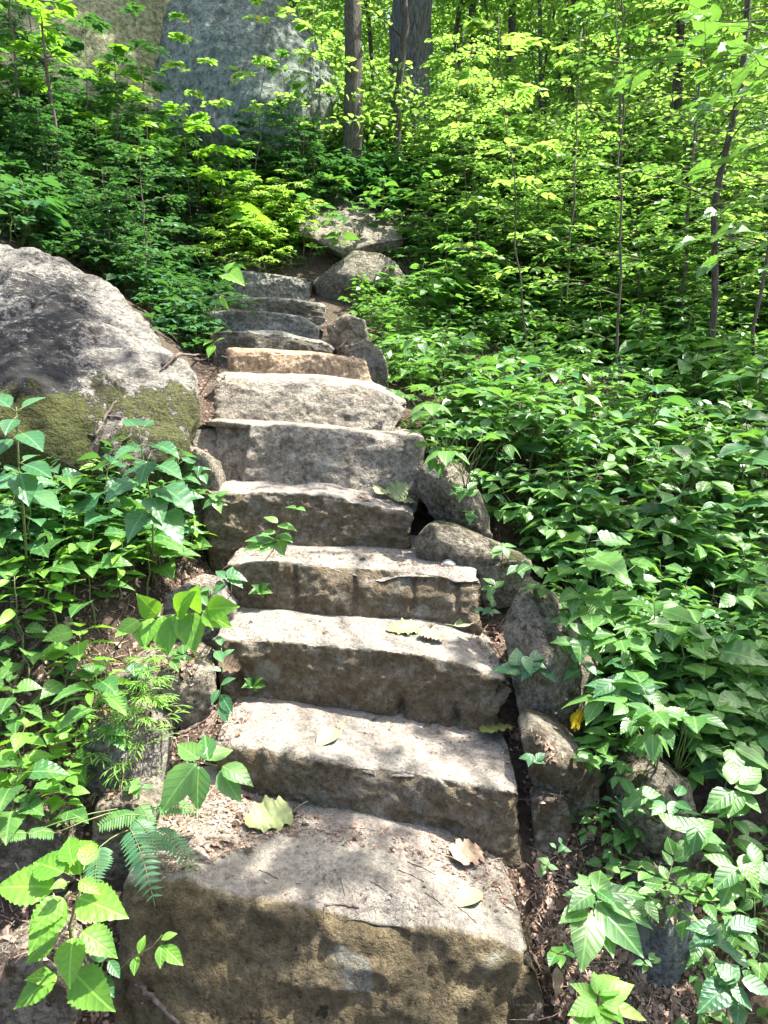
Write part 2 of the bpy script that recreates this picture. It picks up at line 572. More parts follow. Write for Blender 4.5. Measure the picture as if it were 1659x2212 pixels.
slab(1, [(255, 1905), (400, 1902), (500, 1932), (650, 1960), (800, 1978), (950, 2003), (1080, 2040), (1150, 2062)],
     [(235, 2600), (1140, 2760)], 1.56, 1.30, .85, .20, mat='first_step', face=1.7, slantr=.34, seed=1, r=.028, rough=.015, below=.05, post=scoop, moss=.75,
     label='lowest and biggest stone step with a hollow curving across its mossy brown front', tilt=.015)
slab(2, [(462, 1606), (560, 1618), (690, 1640), (800, 1660), (900, 1668), (1000, 1690), (1120, 1712)],
     [(480, 1735), (700, 1765), (900, 1800), (1122, 1822)], 2.22, 2.02, .62, .015, seed=2, r=.016,
     label='second stone step from the bottom, its dark front smooth')
slab(3, [(460, 1378), (600, 1383), (750, 1398), (900, 1412), (1000, 1432), (1098, 1470)],
     [(478, 1500), (700, 1525), (900, 1555), (1060, 1568)], 2.60, 2.40, .62, .02, seed=3, r=.014, post=holes,
     label='third stone step from the bottom with two dark drill holes in its front')
slab(4, [(488, 1213), (600, 1216), (740, 1222), (900, 1232), (1035, 1250)],
     [(505, 1325), (700, 1350), (900, 1362), (1040, 1362)], 2.94, 2.80, .60, .03, seed=4, r=.014, post=drills,
     label='fourth stone step from the bottom with pale vertical grooves cut in its front')
slab(5, [(430, 1068), (560, 1060), (700, 1066), (800, 1088), (890, 1108)],
     [(455, 1195), (650, 1195), (880, 1196)], 3.27, 3.18, .55, .05, seed=5, r=.018, rough=.018,
     label='fifth stone step from the bottom with small seedlings at its foot')
slab(6, [(436, 907), (560, 915), (700, 926), (820, 938), (922, 948)],
     [(440, 1030), (650, 1052), (900, 1066)], 3.52, 3.46, .62, .12, seed=6, r=.012, rough=.008, grainy=.003, face=.25, dust=.6, post=split6,
     label='tall slanting stone step with a diagonal shadow, sixth from the bottom')
slab(7, [(462, 803), (560, 810), (700, 818), (800, 832), (882, 866)],
     [(460, 905), (600, 925), (700, 935), (820, 945)], 3.80, 3.76, .75, .30, seed=7, r=.035, rough=.010, grainy=.008, face=.05, dust=.9, slantr=.2,
     label='bright sunlit stone step with a slanting rippled front, seventh from the bottom')
slab(8, [(486, 752), (560, 750), (650, 757), (790, 776)],
     [(500, 822), (650, 832), (815, 835)], 4.78, 4.70, .55, .07, mat='ochre_step', grainy=.003, seed=8, r=.03, rough=.008, face=.15, dust=.15,
     label='orange brown sunlit stone step above the brightest slanting step')
slab(9, [(456, 712), (600, 716), (700, 738), (720, 752)],
     [(462, 770), (705, 775)], 5.55, 5.45, .6, .03, mat='cool_step', seed=9, r=.02, rough=.012, dust=.1,
     label='thin dark stone step just above the orange brown one')
slab(10, [(445, 672), (500, 668), (600, 676), (650, 682), (688, 706)],
     [(450, 735), (690, 745)], 6.25, 6.20, .6, .05, mat='cool_step', seed=10, r=.02, rough=.008, face=.1, dust=.2,
     label='flat faced grey stone step, third from the top')
slab(11, [(455, 638), (600, 642), (700, 656)],
     [(458, 685), (700, 695)], 7.0, 6.95, .6, .03, mat='cool_step', seed=11, r=.02, rough=.015, dust=.1,
     label='low dark stone step, second from the top')
slab(12, [(476, 582), (560, 586), (668, 597)],
     [(478, 650), (668, 658)], 7.8, 7.75, .8, .04, mat='cool_step', seed=12, r=.03, rough=.016, face=.3, dust=.2, moss=.4,
     label='topmost stone step beside the big mossy rock')


_ICO = {}


def ico(n):
    if n not in _ICO:
        bm = bmesh.new()
        bmesh.ops.create_icosphere(bm, subdivisions=n, radius=1)
        v = np.array([q.co[:] for q in bm.verts])
        f = np.array([[q.index for q in p.verts] for p in bm.faces])
        bm.free()
        _ICO[n] = (v, f)
    return _ICO[n]


def hullrock(pts, mat, label, name='rock', cat='rock', sub=5, rough=.03, sharp=90, seed=0, group=None, moss=0., mossz=.35, stain_shade=-.9, soil=0.,
             attr_fn=None, freq=1.0, cuts=13, crevice_shade=.9, ledge=.045, period=3.2):
    """a faceted rock filling the hull of PTS, edges worn, surface broken"""
    pts = np.asarray(pts, float)
    lo, hi = pts.min(0), pts.max(0)
    c, ext = (lo + hi) / 2, (hi - lo) / 2 + 1e-6
    q = (pts - c) / ext
    c2 = q.mean(0)
    q = q - c2
    bm = bmesh.new()
    for a in q:
        bm.verts.new(a)
    bmesh.ops.convex_hull(bm, input=bm.verts)
    pl = []
    for fc in bm.faces:
        n = np.array(fc.calc_area() and fc.normal[:] or (0, 0, 0))
        if np.linalg.norm(n) < .5:
            continue
        d = float(np.dot(n, fc.verts[0].co))
        if d < 0:
            n, d = -n, -d
        if d > 1e-3:
            pl.append((n, d))
    bm.free()
    v, f = ico(sub)
    N = np.array([n for n, _ in pl])
    Dd = np.array([d for _, d in pl])
    rg = np.random.default_rng(seed + 500)
    ex = rg.normal(size=(cuts, 3))
    ex /= np.linalg.norm(ex, axis=1, keepdims=True) + 1e-9
    sup = (q @ ex.T).max(0)
    N = np.concatenate([N, ex])
    Dd = np.concatenate([Dd, sup * rg.uniform(.82, .97, cuts)])
    u = v @ N.T / Dd[None]
    u = np.maximum(u, 1e-4)
    inv = (u ** sharp).sum(1) ** (1 / sharp)
    p = (v / inv[:, None] + c2) * ext + c
    n = vnormals(p, f)
    S = float(ext.mean())
    off = fbm(p / S, 1.3 * freq, 3, 100 + seed) * rough * 1.6 + np.clip(ridge(p / S * np.array([1, 1, 1.5]), 2.6 * freq, 4, 130 + seed), -.6, 1) * rough * .7
    off += fbm(p / S, 9 * freq, 4, 160 + seed) * rough * .8
    # broken beds: worn ledges that run slantwise round the stone
    w = (p @ np.array([.25 * math.sin(seed), .3, 1.0])) / S * period + 1.3 * fbm(p / S, 1.1, 3, 220 + seed)
    saw = w - np.floor(w)
    off += ledge * (saw * sstep(1, .93, saw) - .45) * sstep(-.15, .35, fbm(p / S, 1.5, 2, 230 + seed))
    lip_shade = sstep(.80, .93, saw) * sstep(1.0, .985, saw) * sstep(0, .3, fbm(p / S, 1.5, 2, 230 + seed))  # dark line under each ledge: crevice dirt plus overhang shade put into the colour
    p = p + n * (off * S)[:, None]
    n = vnormals(p, f)
    att = {
        'moss': np.where(moss > 0, moss * (.2 + .6 * fbm(p / S, 2.2, 3, 170 + seed) + .5 * sstep(mossz, 1, n[:, 2])), -.9),
        'stain_shade': stain_shade + .8 * fbm(p / S, 1.8, 3, 180 + seed) + lip_shade * crevice_shade,
        'soil': np.clip(soil * (.5 + fbm(p / S, 2, 3, 190 + seed)), 0, 1),
        'dust': np.full(len(p), -.6),
    }
    if attr_fn:
        att.update(attr_fn(p, n, att))
    o = mesh_obj(name, p, f, M[mat], attrs=att)
    tag(o, label, cat, group)
    SOLID.append((p, f))
    return o


def pxrock(outline, D, depth, mat, label, peak=None, back=.75, sink=.12, auto=False, **kw):
    """outline in view pixels standing at distance D; peak = points (x,y,D) that stick out"""
    pts = []
    Dn = D
    if auto:
        qb = max(outline, key=lambda q: q[1])
        ds = np.linspace(1.2, 14, 1300)
        pp = np.array([P(qb[0], qb[1] - 6, d) for d in ds])
        under = pp[:, 2] < terrain(pp[:, 0], pp[:, 1]) - .03
        if under.any():
            Dn = float(ds[np.argmax(under)])
    k_ = Dn / D
    if k_ != 1:
        print('rock', label[:30], 'D', D, '->', round(Dn, 2))
    outline = [(q[0], q[1], (q[2] if len(q) > 2 else D) * k_) for q in outline]
    peak = [(q[0], q[1], q[2] * k_) for q in (peak or [])]
    depth *= k_
    D = Dn
    c = np.mean(np.array(outline)[:, :2], 0)
    for q in outline:
        d = q[2] if len(q) > 2 else D
        pts.append(P(q[0], q[1], d))
        bx, by = c[0] + (q[0] - c[0]) * back, c[1] + (q[1] - c[1]) * back
        b = P(q[0], q[1], d)
        m = P(c[0], c[1], d)
        bb = m + (b - m) * back
        bb[1] += depth
        pts.append(bb)
    for q in (peak or []):
        pts.append(P(*q))
    pts = np.array(pts)
    low = pts[np.argsort(pts[:, 2])[:4]].copy()
    low[:, 2] -= sink
    pts = np.concatenate([pts, low])
    return hullrock(pts, mat, label, **kw)


# giant boulder on the left
def bould_attr(p, n, att):
    x, y = to_px(p)
    # real growth on the stone, laid out in the stone's own metres
    black = sstep(-1.15, -1.6, p[:, 0] + .5 * (p[:, 2] - 1.8)) * (.95 - .35 * sstep(2.05, 2.3, p[:, 2])) * 1.1
    nn = fbm(p, 1.3, 4, 210)
    low = sstep(1.74, 1.46, p[:, 2] + .2 * nn)
    return {'stain_shade': -.46 + black * 1.15 + .7 * nn + .5 * fbm(p, 4, 3, 211),
            'moss': low * 1.2 + 1.3 * fbm(p, 2.4, 4, 212) - .58 + .3 * sstep(.9, .4, np.abs(p[:, 0] + 1.5)) * sstep(1.6, 1.2, p[:, 2]),
            'soil': np.clip(.25 + .5 * nn, 0, 1), 'dust': np.full(len(p), -.5)}


pts = [P(*q) for q in [(-420, 560, 4.7), (0, 512, 4.7), (130, 528, 4.6), (225, 575, 4.5), (300, 628, 4.4), (362, 705, 4.1), (410, 775, 3.85),
                       (436, 850, 3.55), (434, 925, 3.35), (395, 975, 3.2), (180, 1060, 2.95), (0, 1080, 2.9), (-420, 1100, 2.8),
                       (140, 760, 3.35), (-100, 740, 3.35), (300, 850, 3.25), (0, 900, 2.95),
                       (390, 1150, 3.3), (180, 1230, 3.1), (0, 1260, 3.0), (-420, 1300, 3.0)]]
pts += [np.array([-3.2, 6.2, 2.1]), np.array([-1.9, 5.6, 1.9]), np.array([-4.4, 5.5, 1.6]), np.array([-1.3, 5.0, .8]), np.array([-4.5, 3.0, .5])]
hullrock(pts, 'boulder', 'huge pale boulder with black lichen and moss along the left of the steps', 'boulder', 'boulder', sub=7, rough=.032, sharp=16, ledge=.05, period=4.0, cuts=6,
         seed=1, attr_fn=bould_attr, freq=1.6)

# cliff boulders at the back
def cliff_attr(p, n, att):
    run = fbm(p * [1.6, 1.6, .16], 1.5, 4, 240)          # dark runs left by dripping water
    return {'stain_shade': att['stain_shade'] + .9 * np.clip(run, 0, 1) + .12, 'moss': att['moss'] + .35 * fbm(p, .8, 3, 241)}


hullrock([P(*q) for q in [(372, -40, 11), (480, -200, 11.5), (560, -70, 11.6), (612, 15, 11.3), (690, 105, 11), (744, 190, 10.8), (752, 240, 10.4), (700, 285, 10.2),
                          (640, 312, 10.0), (560, 330, 9.9), (400, 330, 9.9), (300, 300, 10.2), (330, 120, 10.4), (470, 60, 10.3), (600, 120, 10.2), (560, 240, 9.8), (640, 210, 10)]]
         + [np.array([-3.6, 15, 7.5]), np.array([-1.6, 15, 5.6]), np.array([-1.2, 14, 3]), np.array([-4, 14, 2.5])],
         'cliff', 'great grey green boulder towering at the top of the slope beside the slender trunk', 'boulder', 'boulder', sub=7, rough=.02, sharp=60, seed=2, moss=.35, stain_shade=-.45, ledge=.10, period=3.2, cuts=9, crevice_shade=1.7, attr_fn=cliff_attr,
         freq=1.4)
hullrock([P(*q) for q in [(-500, -200, 10.5), (100, -300, 11), (330, -150, 11), (392, 30, 10.9), (385, 220, 10.6), (330, 300, 10), (100, 330, 9.6), (-300, 330, 9.4),
                          (-450, 100, 9.6), (150, 60, 9.9)]] + [np.array([-7, 14.5, 7.5]), np.array([-3.9, 14.5, 7]), np.array([-3.9, 14, 3]), np.array([-8, 13, 3])],
         'algae_cliff', 'yellow green algae covered boulder in the upper left corner', 'boulder', 'boulder', sub=6, rough=.02, sharp=60, seed=3, moss=.8, stain_shade=-.8)

G = 'loose rocks along the steps'
pxrock([(672, 600), (712, 566), (770, 530), (828, 548), (872, 580), (892, 640), (800, 660), (700, 660)], 7.7, .9, 'rock',
       'big pale mossy rock right of the topmost step', peak=[(760, 600, 7.35)], seed=11, auto=True, moss=.7, rough=.03, sub=6, group=G)
pxrock([(445, 575), (470, 545), (520, 538), (562, 562), (570, 590), (450, 600)], 8.3, .7, 'rock',
       'rounded mossy rock behind the left end of the topmost step', seed=12, moss=.8, rough=.03, group=G)
pxrock([(640, 500, 8.4), (650, 455, 9.0), (700, 422, 9.6), (790, 450, 9.4), (850, 480, 9.0), (880, 520, 8.4), (760, 540, 8.2)], 8.6, 1.2, 'rock',
       'flat sloping grey rock lying above the topmost step', seed=13, rough=.03, group=G, moss=.45, sub=6, cuts=5)
pxrock([(770, 420, 10), (850, 425, 10), (930, 470, 9.4), (940, 500, 9.1), (860, 500, 9.1)], 9.6, .8, 'rock',
       'long low mossy rock behind the flat sloping one', seed=14, auto=True, moss=.8, rough=.03, group=G)
pxrock([(905, 1010), (940, 985), (1000, 1000), (1040, 1060), (1066, 1130), (1010, 1150), (930, 1110), (902, 1070)], 3.4, .35, 'rock',
       'tan rock half under leaves right of the tall slanting step', peak=[(960, 1050, 3.25)], seed=15, rough=.035, sharp=110, moss=.25, sub=6, group=G)
pxrock([(890, 1165), (925, 1132), (985, 1140), (1060, 1175), (1152, 1212), (1140, 1245), (1050, 1262), (940, 1225), (892, 1195)], 3.0, .28, 'rock',
       'long dark rock with a mossy top right of the fifth step', peak=[(980, 1170, 2.94)], seed=16, rough=.03, sharp=110, moss=.6, soil=.5, sub=6, group=G)
hullrock([P(*q) for q in [(1136, 1243, 2.66), (1085, 1345, 2.58), (1100, 1450, 2.50), (1125, 1560, 2.44), (1185, 1440, 2.36), (1200, 1580, 2.38), (1258, 1325, 2.66), (1300, 1430, 2.6),
                          (1300, 1570, 2.52), (1200, 1300, 2.85), (1150, 1320, 2.95), (1280, 1420, 3.0), (1120, 1500, 2.9), (1200, 1680, 2.5)]],
         'rock', 'upright pointed rock with lichen standing right of the third step', seed=17, rough=.022, sharp=260, moss=.5, soil=.35, sub=6, group=G, cuts=0, ledge=.012)
pxrock([(1126, 1600), (1150, 1572), (1200, 1590), (1262, 1625), (1302, 1672), (1290, 1708), (1215, 1718), (1150, 1690)], 2.15, .22, 'rock',
       'brownish wedge of rock over a dark gap right of the second step', peak=[(1190, 1650, 2.06)], seed=18, rough=.03, cuts=5, sharp=110, soil=.9, sub=6, group=G)
pxrock([(1150, 1745), (1180, 1722), (1232, 1735), (1240, 1775), (1215, 1795), (1160, 1785)], 2.05, .12, 'rock',
       'small brown stone under the wedge of rock', seed=19, rough=.03, soil=1, group=G)
pxrock([(1335, 1760), (1360, 1690), (1430, 1660), (1500, 1700), (1520, 1800), (1500, 1868), (1400, 1880), (1345, 1830)], 2.12, .3, 'rock',
       'mossy grey rock deep in the leaves at the lower right', peak=[(1420, 1770, 2.0)], seed=20, auto=True, rough=.04, moss=.65, sub=6, group=G)
pxrock([(1370, 2080), (1395, 1990), (1440, 1925), (1500, 1935), (1508, 2010), (1480, 2080), (1462, 2130), (1400, 2120)], 1.75, .25, 'bluerock',
       'blue grey pointed rock near the lower right corner', peak=[(1440, 2020, 1.68)], seed=21, auto=True, rough=.03, cuts=5, sharp=110, sub=6, group=G)
pxrock([(238, 1445), (300, 1420), (400, 1428), (455, 1450), (462, 1500), (430, 1540), (330, 1550), (250, 1530)], 2.5, .4, 'rock',
       'rounded dark rock with moss left of the third step', peak=[(350, 1490, 2.38)], seed=22, rough=.035, sharp=40, moss=.6, soil=.3, sub=6, group=G)
pxrock([(165, 1620), (215, 1560), (290, 1555), (335, 1600), (345, 1690), (330, 1760), (200, 1770)], 2.2, .35, 'boulder',
       'pale block of rock behind the fine grass at the left', peak=[(270, 1660, 2.1)], seed=23, rough=.03, sharp=110, sub=6, group=G)
pxrock([(350, 1290), (400, 1262), (470, 1275), (508, 1320), (480, 1372), (400, 1385), (350, 1350)], 2.75, .3, 'boulder',
       'sunlit flat stone left of the fourth step', seed=24, rough=.03, sharp=110, group=G)
pxrock([(355, 990), (400, 960), (452, 985), (480, 1060), (420, 1100), (360, 1080)], 3.35, .3, 'rock',
       'low grey stone between the huge boulder and the sixth step', seed=25, rough=.035, group=G)
pxrock([(0, 1440), (120, 1425), (235, 1445), (250, 1500), (120, 1540), (-30, 1540)], 2.75, .3, 'rock',
       'dark shaded stone at the left edge under the leaves', seed=26, rough=.04, soil=.8, group=G)
pxrock([(190, 1750), (260, 1730), (330, 1770), (350, 1850), (300, 1900), (200, 1880)], 1.98, .22, 'rock',
       'grey fractured rock behind the fern fronds', seed=27, rough=.05, sharp=110, group=G, sub=6)
pxrock([(-40, 1780), (60, 1760), (140, 1800), (160, 1900), (60, 1960), (-60, 1950)], 1.95, .25, 'rock',
       'lichen spotted dark rock at the left edge behind the bright nettle leaves', seed=28, rough=.05, moss=.5, group=G, sub=6)
pxrock([(-40, 2080), (60, 2060), (130, 2090), (170, 2180), (120, 2260), (-60, 2280)], 1.6, .2, 'rock',
       'brown rock in the lower left corner', seed=29, rough=.04, moss=.4, soil=.7, group=G, sub=6)
pxrock([(1355, 665), (1400, 648), (1440, 670), (1450, 720), (1400, 730)], 6.6, .5, 'boulder',
       'pale rock among the undergrowth below the thin sapling', seed=30, auto=True, rough=.04, group=G)
pxrock([(1010, 570), (1060, 560), (1100, 590), (1090, 620), (1020, 615)], 7.6, .5, 'boulder',
       'pale rock in the undergrowth right of the mossy rock', seed=31, auto=True, rough=.04, group=G)
pxrock([(1230, 1130), (1290, 1095), (1340, 1120), (1370, 1180), (1300, 1220), (1240, 1190)], 3.2, .4, 'bluerock',
       'grey rock showing between the leaves on the right slope', seed=32, auto=True, rough=.04, group=G)
pxrock([(700, 700), (745, 672), (790, 690), (800, 740), (740, 760)], 5.6, .4, 'rock',
       'dark rock at the right end of the thin dark step', seed=33, rough=.05, moss=.4, soil=.7, group=G)
pxrock([(740, 745), (790, 735), (830, 760), (840, 800), (780, 810)], 4.9, .3, 'rock',
       'small dark stone at the right end of the orange brown step', seed=34, rough=.05, soil=.7, group=G)

# ------------------------------------------------------------------ leaves, stems and plants as raw arrays
def raw(v, f, uv=None, r=None):
    v = np.asarray(v, float)
    return dict(v=v, f=np.asarray(f, int), uv=np.zeros((len(v), 2)) if uv is None else np.asarray(uv, float),
                r=np.zeros(len(v)) if r is None else np.asarray(r, float))


def leaf_tpl(prof, fold=.25, droop=.25, serr=0., n=7, tip=0., wave=0.):
    """prof(t)->half width, t along the leaf 0..1; returns a folded, drooping blade"""
    ts = np.linspace(0, 1, n + 1)
    v, uv, f = [], [], []
    for k, t in enumerate(ts):
        w = prof(t)
        if serr and 0 < k < n:
            w *= 1 + (serr if k % 2 else -serr)
        z = -droop * t * t + tip * t
        wz = wave * math.sin(k * 2.1)
        for sx in (-1, 0, 1):
            v.append((sx * w, t - (.0 if sx == 0 else serr * .10 * (k % 2)), z + fold * abs(sx) * w + sx * wz * w))
            uv.append((.5 + .5 * sx * (w / .35), t))
    for k in range(n):
        a = 3 * k
        for q in (0, 1):
            f += [(a + q, a + q + 1, a + q + 4), (a + q, a + q + 4, a + q + 3)]
    return raw(v, f, uv)


def ovate(w=.34, c=.38):
    def f(t):
        if t <= 0 or t >= 1:
            return 0.0
        if t < c:
            return w * math.sin(t / c * math.pi / 2) ** .7
        u = (t - c) / (1 - c)
        return w * math.cos(u * math.pi / 2) ** .85 * (1 - .42 * u ** 2)
    return f


def lance(w=.17):
    return lambda t: w * math.sin(math.pi * min(1, t) ** .8) ** .8 if 0 < t < 1 else 0.0


def heart(w=.42):
    return lambda t: (w * .75 if t <= 0 else w * (1 - ((t - .22) / .78) ** 1.35) if t > .22 else w * (.75 + .25 * math.sin(t / .22 * math.pi / 2)))


L_OV = leaf_tpl(ovate(.30, .38), .22, .24, .035, 12, .06)
L_OVS = leaf_tpl(ovate(.34, .34), .22, .30, .06, 22, .06, .06)
L_HEART = leaf_tpl(heart(.40), .18, .28, .05, 16, .05, .06)
L_ELL = leaf_tpl(ovate(.27, .48), .3, .2, 0, 7, .05)
L_LAN = leaf_tpl(lance(), .25, .35, 0, 7, .05)
L_NAR = leaf_tpl(lance(.07), .2, .45, 0, 5, .05)
L_LOW = leaf_tpl(ovate(.33, .42), .25, .2, 0, 3, .05)
L_SIMPLE = raw([(0, 0, 0), (-.26, .28, .06), (.26, .28, .06), (-.22, .68, .03), (.22, .68, .03), (0, 1, -.12)], [(0, 2, 1), (1, 2, 4), (1, 4, 3), (3, 4, 5)], np.full((6, 2), .5))


def norm(a):
    a = np.asarray(a, float)
    return a / (np.linalg.norm(a, axis=-1, keepdims=True) + 1e-12)


def frames(d, up, size, roll=None):
    """rotation-scale matrices that lay a leaf along d with its face towards up"""
    d = norm(d)
    up = np.broadcast_to(np.asarray(up, float), d.shape)
    x = norm(np.cross(d, up))
    z = np.cross(x, d)
    if roll is not None:
        c, s = np.cos(roll)[:, None], np.sin(roll)[:, None]
        x, z = x * c + z * s, z * c - x * s
    m = np.stack([x, d, z], -1)
    return m * np.asarray(size, float).reshape(-1, 1, 1)


def inst(tpl, Mx, Pos, r=None):
    """many copies of a raw mesh baked into one raw mesh"""
    n, k = len(Pos), len(tpl['v'])
    v = np.einsum('nij,kj->nki', Mx, tpl['v']) + np.asarray(Pos)[:, None, :]
    f = (tpl['f'][None] + (np.arange(n) * k)[:, None, None]).reshape(-1, 3)
    uv = np.tile(tpl['uv'], (n, 1))
    if r is None:
        rr = np.tile(tpl['r'], n)
    else:
        rr = (np.repeat(r, k) if tpl['r'].max() == 0 else np.clip(np.tile(tpl['r'], n) * .7 + np.repeat(r, k) * .3, 0, 1))
    return dict(v=v.reshape(-1, 3), f=f, uv=uv, r=rr)


def join(rs):
    rs = [q for q in rs if q is not None and len(q['v'])]
    if not rs:
        return None
    o, F = 0, []
    for q in rs:
        F.append(q['f'] + o)
        o += len(q['v'])
    return dict(v=np.concatenate([q['v'] for q in rs]), f=np.concatenate(F), uv=np.concatenate([q['uv'] for q in rs]),
                r=np.concatenate([q['r'] for q in rs]))


def tube(pts, rad, sides=5, bumpy=0.):
    pts = np.asarray(pts, float)
    n = len(pts)
    rad = np.broadcast_to(np.asarray(rad, float), (n,)) if np.ndim(rad) == 0 or len(np.atleast_1d(rad)) == n else np.linspace(rad[0], rad[-1], n)
    t = norm(np.gradient(pts, axis=0))
    ref = np.array([.0, 0, 1]) if abs(t[:, 2]).mean() < .8 else np.array([1., 0, 0])
    x = norm(np.cross(t, ref))
    y = np.cross(t, x)
    a = np.linspace(0, 2 * math.pi, sides, endpoint=False)
    R = rad[:, None] * np.ones(sides)
    ring = pts[:, None] + x[:, None] * (np.cos(a)[None, :, None] * R[..., None]) + y[:, None] * (np.sin(a)[None, :, None] * R[..., None])
    v = ring.reshape(-1, 3)
    if bumpy:
        off = fbm(v, 6, 3, 5) * bumpy + np.clip(ridge(v * np.array([9, 9, 1.2]), 1.6, 2, 9), -.5, 1) * bumpy * .6
        c = np.repeat(pts, sides, 0)
        v = v + (v - c) * (off / np.maximum(np.repeat(rad, sides), 1e-4))[:, None]
    i = np.arange(n * sides).reshape(n, sides)
    j = np.roll(i, -1, 1)
    a_, b_, c_, d_ = i[:-1], j[:-1], j[1:], i[1:]
    f = np.concatenate([np.stack([a_, b_, c_], -1).reshape(-1, 3), np.stack([a_, c_, d_], -1).reshape(-1, 3)])
    cap = [(i[-1, 0], i[-1, k], i[-1, k + 1]) for k in range(1, sides - 1)] + [(i[0, 0], i[0, k + 1], i[0, k]) for k in range(1, sides - 1)]
    return raw(v, np.concatenate([f, np.array(cap)]))


def curve(p0, p1, sag=0., wob=0., n=7, rg=None):
    t = np.linspace(0, 1, n)[:, None]
    p0, p1 = np.asarray(p0, float), np.asarray(p1, float)
    L = np.linalg.norm(p1 - p0)
    q = p0 + (p1 - p0) * t
    q[:, 2] += (4 * sag * L * t * (1 - t))[:, 0]
    if wob and rg is not None:
        w = rg.normal(size=(n, 3)) * wob * L
        w[0] = w[-1] = 0
        q = q + w
    return q


UP = np.array([0, 0, 1.])


# each plant builder returns (leaves, stems), its foot at the origin
def pl_opposite(rg, h=.35, pairs=5, size=.08, tpl=None, petiole=.25, flat=.25, lean=.15, top=True):
    tpl = tpl or L_OV
    ln = np.array([rg.normal() * lean, rg.normal() * lean, 1]) * h
    st = curve((0, 0, 0), ln, 0, .02, 8, rg)
    S = [tube(st, (.004 + h * .004, .0015), 4)]
    P_, D_, Z_, R_ = [], [], [], []
    a0 = rg.uniform(0, 6.28)
    for k in range(pairs):
        t = .3 + .7 * (k + .5) / pairs if pairs > 1 else .95
        p = np.array([np.interp(t, np.linspace(0, 1, 8), st[:, i]) for i in range(3)])
        for q in (0, 1):
            a = a0 + k * math.pi / 2 + q * math.pi + rg.normal() * .2
            sz = size * (.65 + .6 * math.sin(math.pi * min(.98, t * .85))) * rg.uniform(.8, 1.15)
            d = np.array([math.cos(a), math.sin(a), rg.normal() * .2 + .15])
            e = p + norm(d) * petiole * sz
            S.append(tube([p, e], .0012, 3))
            P_.append(e); D_.append(d * [1, 1, flat]); Z_.append(sz); R_.append(rg.random())
    if top:
        for q in range(3):
            a = rg.uniform(0, 6.28)
            P_.append(st[-1]); D_.append([math.cos(a), math.sin(a), .7]); Z_.append(size * .45); R_.append(rg.random() * .5 + .4)
    D_ = np.array(D_); n = len(D_)
    up = norm(UP + rg.normal(size=(n, 3)) * .22)
    return inst(tpl, frames(D_, up, Z_, rg.normal(size=n) * .25), P_, np.array(R_)), join(S)


def pl_compound(rg, h=.15, n_l=4, leaflets=3, size=.07, tpl=None, spread=.12, tilt=.25):
    tpl = tpl or L_OV
    P_, D_, Z_, R_, S = [], [], [], [], []
    for k in range(n_l):
        a = rg.uniform(0, 6.28)
        r_ = spread * rg.uniform(.3, 1.2)
        top = np.array([math.cos(a) * r_, math.sin(a) * r_, h * rg.uniform(.6, 1.2)])
        S.append(tube(curve((0, 0, 0), top, .12, .03, 5, rg), (.0022, .0012), 3))
        a1 = a + rg.normal() * .4
        pitch = rg.normal() * tilt - .1
        r0 = rg.random()
        s0 = size * rg.uniform(.7, 1.25)
        for j in range(leaflets):
            w = (j - (leaflets - 1) / 2) * (1.15 if leaflets == 3 else .95)
            aa = a1 + w
            d = np.array([math.cos(aa), math.sin(aa), pitch - .12 * abs(w)])
            P_.append(top + norm(d) * s0 * .12); D_.append(d)
            Z_.append(s0 * (1 - .14 * abs(w)) * rg.uniform(.9, 1.1)); R_.append(np.clip(r0 + rg.normal() * .06, 0, 1))
    n = len(P_)
    up = norm(UP + rg.normal(size=(n, 3)) * .15)
    return inst(tpl, frames(np.array(D_), up, Z_, rg.normal(size=n) * .15), P_, np.array(R_)), join(S)


def spray(rg, p0, d0, L, n, size, tpl, droop=.25, r0=.001, widen=.9, up=UP, thin=.0008, alt=True):
    """one arching shoot with leaves alternating on both sides"""
    d0 = norm(d0)
    side = norm(np.cross(d0, UP) + 1e-6)
    t = np.linspace(0, 1, 9)
    st = p0 + d0 * (t * L)[:, None] + side * (rg.normal() * .08 * L * t ** 2)[:, None]
    st[:, 2] -= droop * L * t ** 2
    S = tube(st, (r0, thin), 4)
    P_, D_, Z_ = [], [], []
    for k in range(n):
        tt = .12 + .88 * (k + .5) / n
        p = np.array([np.interp(tt, t, st[:, i]) for i in range(3)])
        dd = norm(np.array([np.interp(min(1, tt + .05), t, st[:, i]) for i in range(3)]) - p + d0 * .01)
        for sd in ((-1, 1) if not alt else ((-1, 1)[k % 2],)):
            w = widen * (1 - .35 * tt)
            d = dd + side * sd * w + UP * rg.normal() * .15
            P_.append(p + norm(d) * size * .1); D_.append(d); Z_.append(size * (.75 + .4 * math.sin(3.14 * tt)) * rg.uniform(.8, 1.15))
    P_.append(st[-1]); D_.append(st[-1] - st[-2]); Z_.append(size * .8)
    m = len(P_)
    upv = norm(np.asarray(up) + rg.normal(size=(m, 3)) * .2)
    return inst(tpl, frames(np.array(D_), upv, Z_, rg.normal(size=m) * .2), P_, rg.random(m)), S


def pl_vine(rg, n_sh=4, L=.4, n=8, size=.06, tpl=None, h=.1):
    A, S = [], []
    for k in range(n_sh):
        a = rg.uniform(0, 6.28)
        l, s = spray(rg, np.array([0, 0, .01]), [math.cos(a), math.sin(a), rg.uniform(.3, 1.1)], L * rg.uniform(.6, 1.1), n, size, tpl or L_OV, .45, .002)
        A.append(l); S.append(s)
    return join(A), join(S)


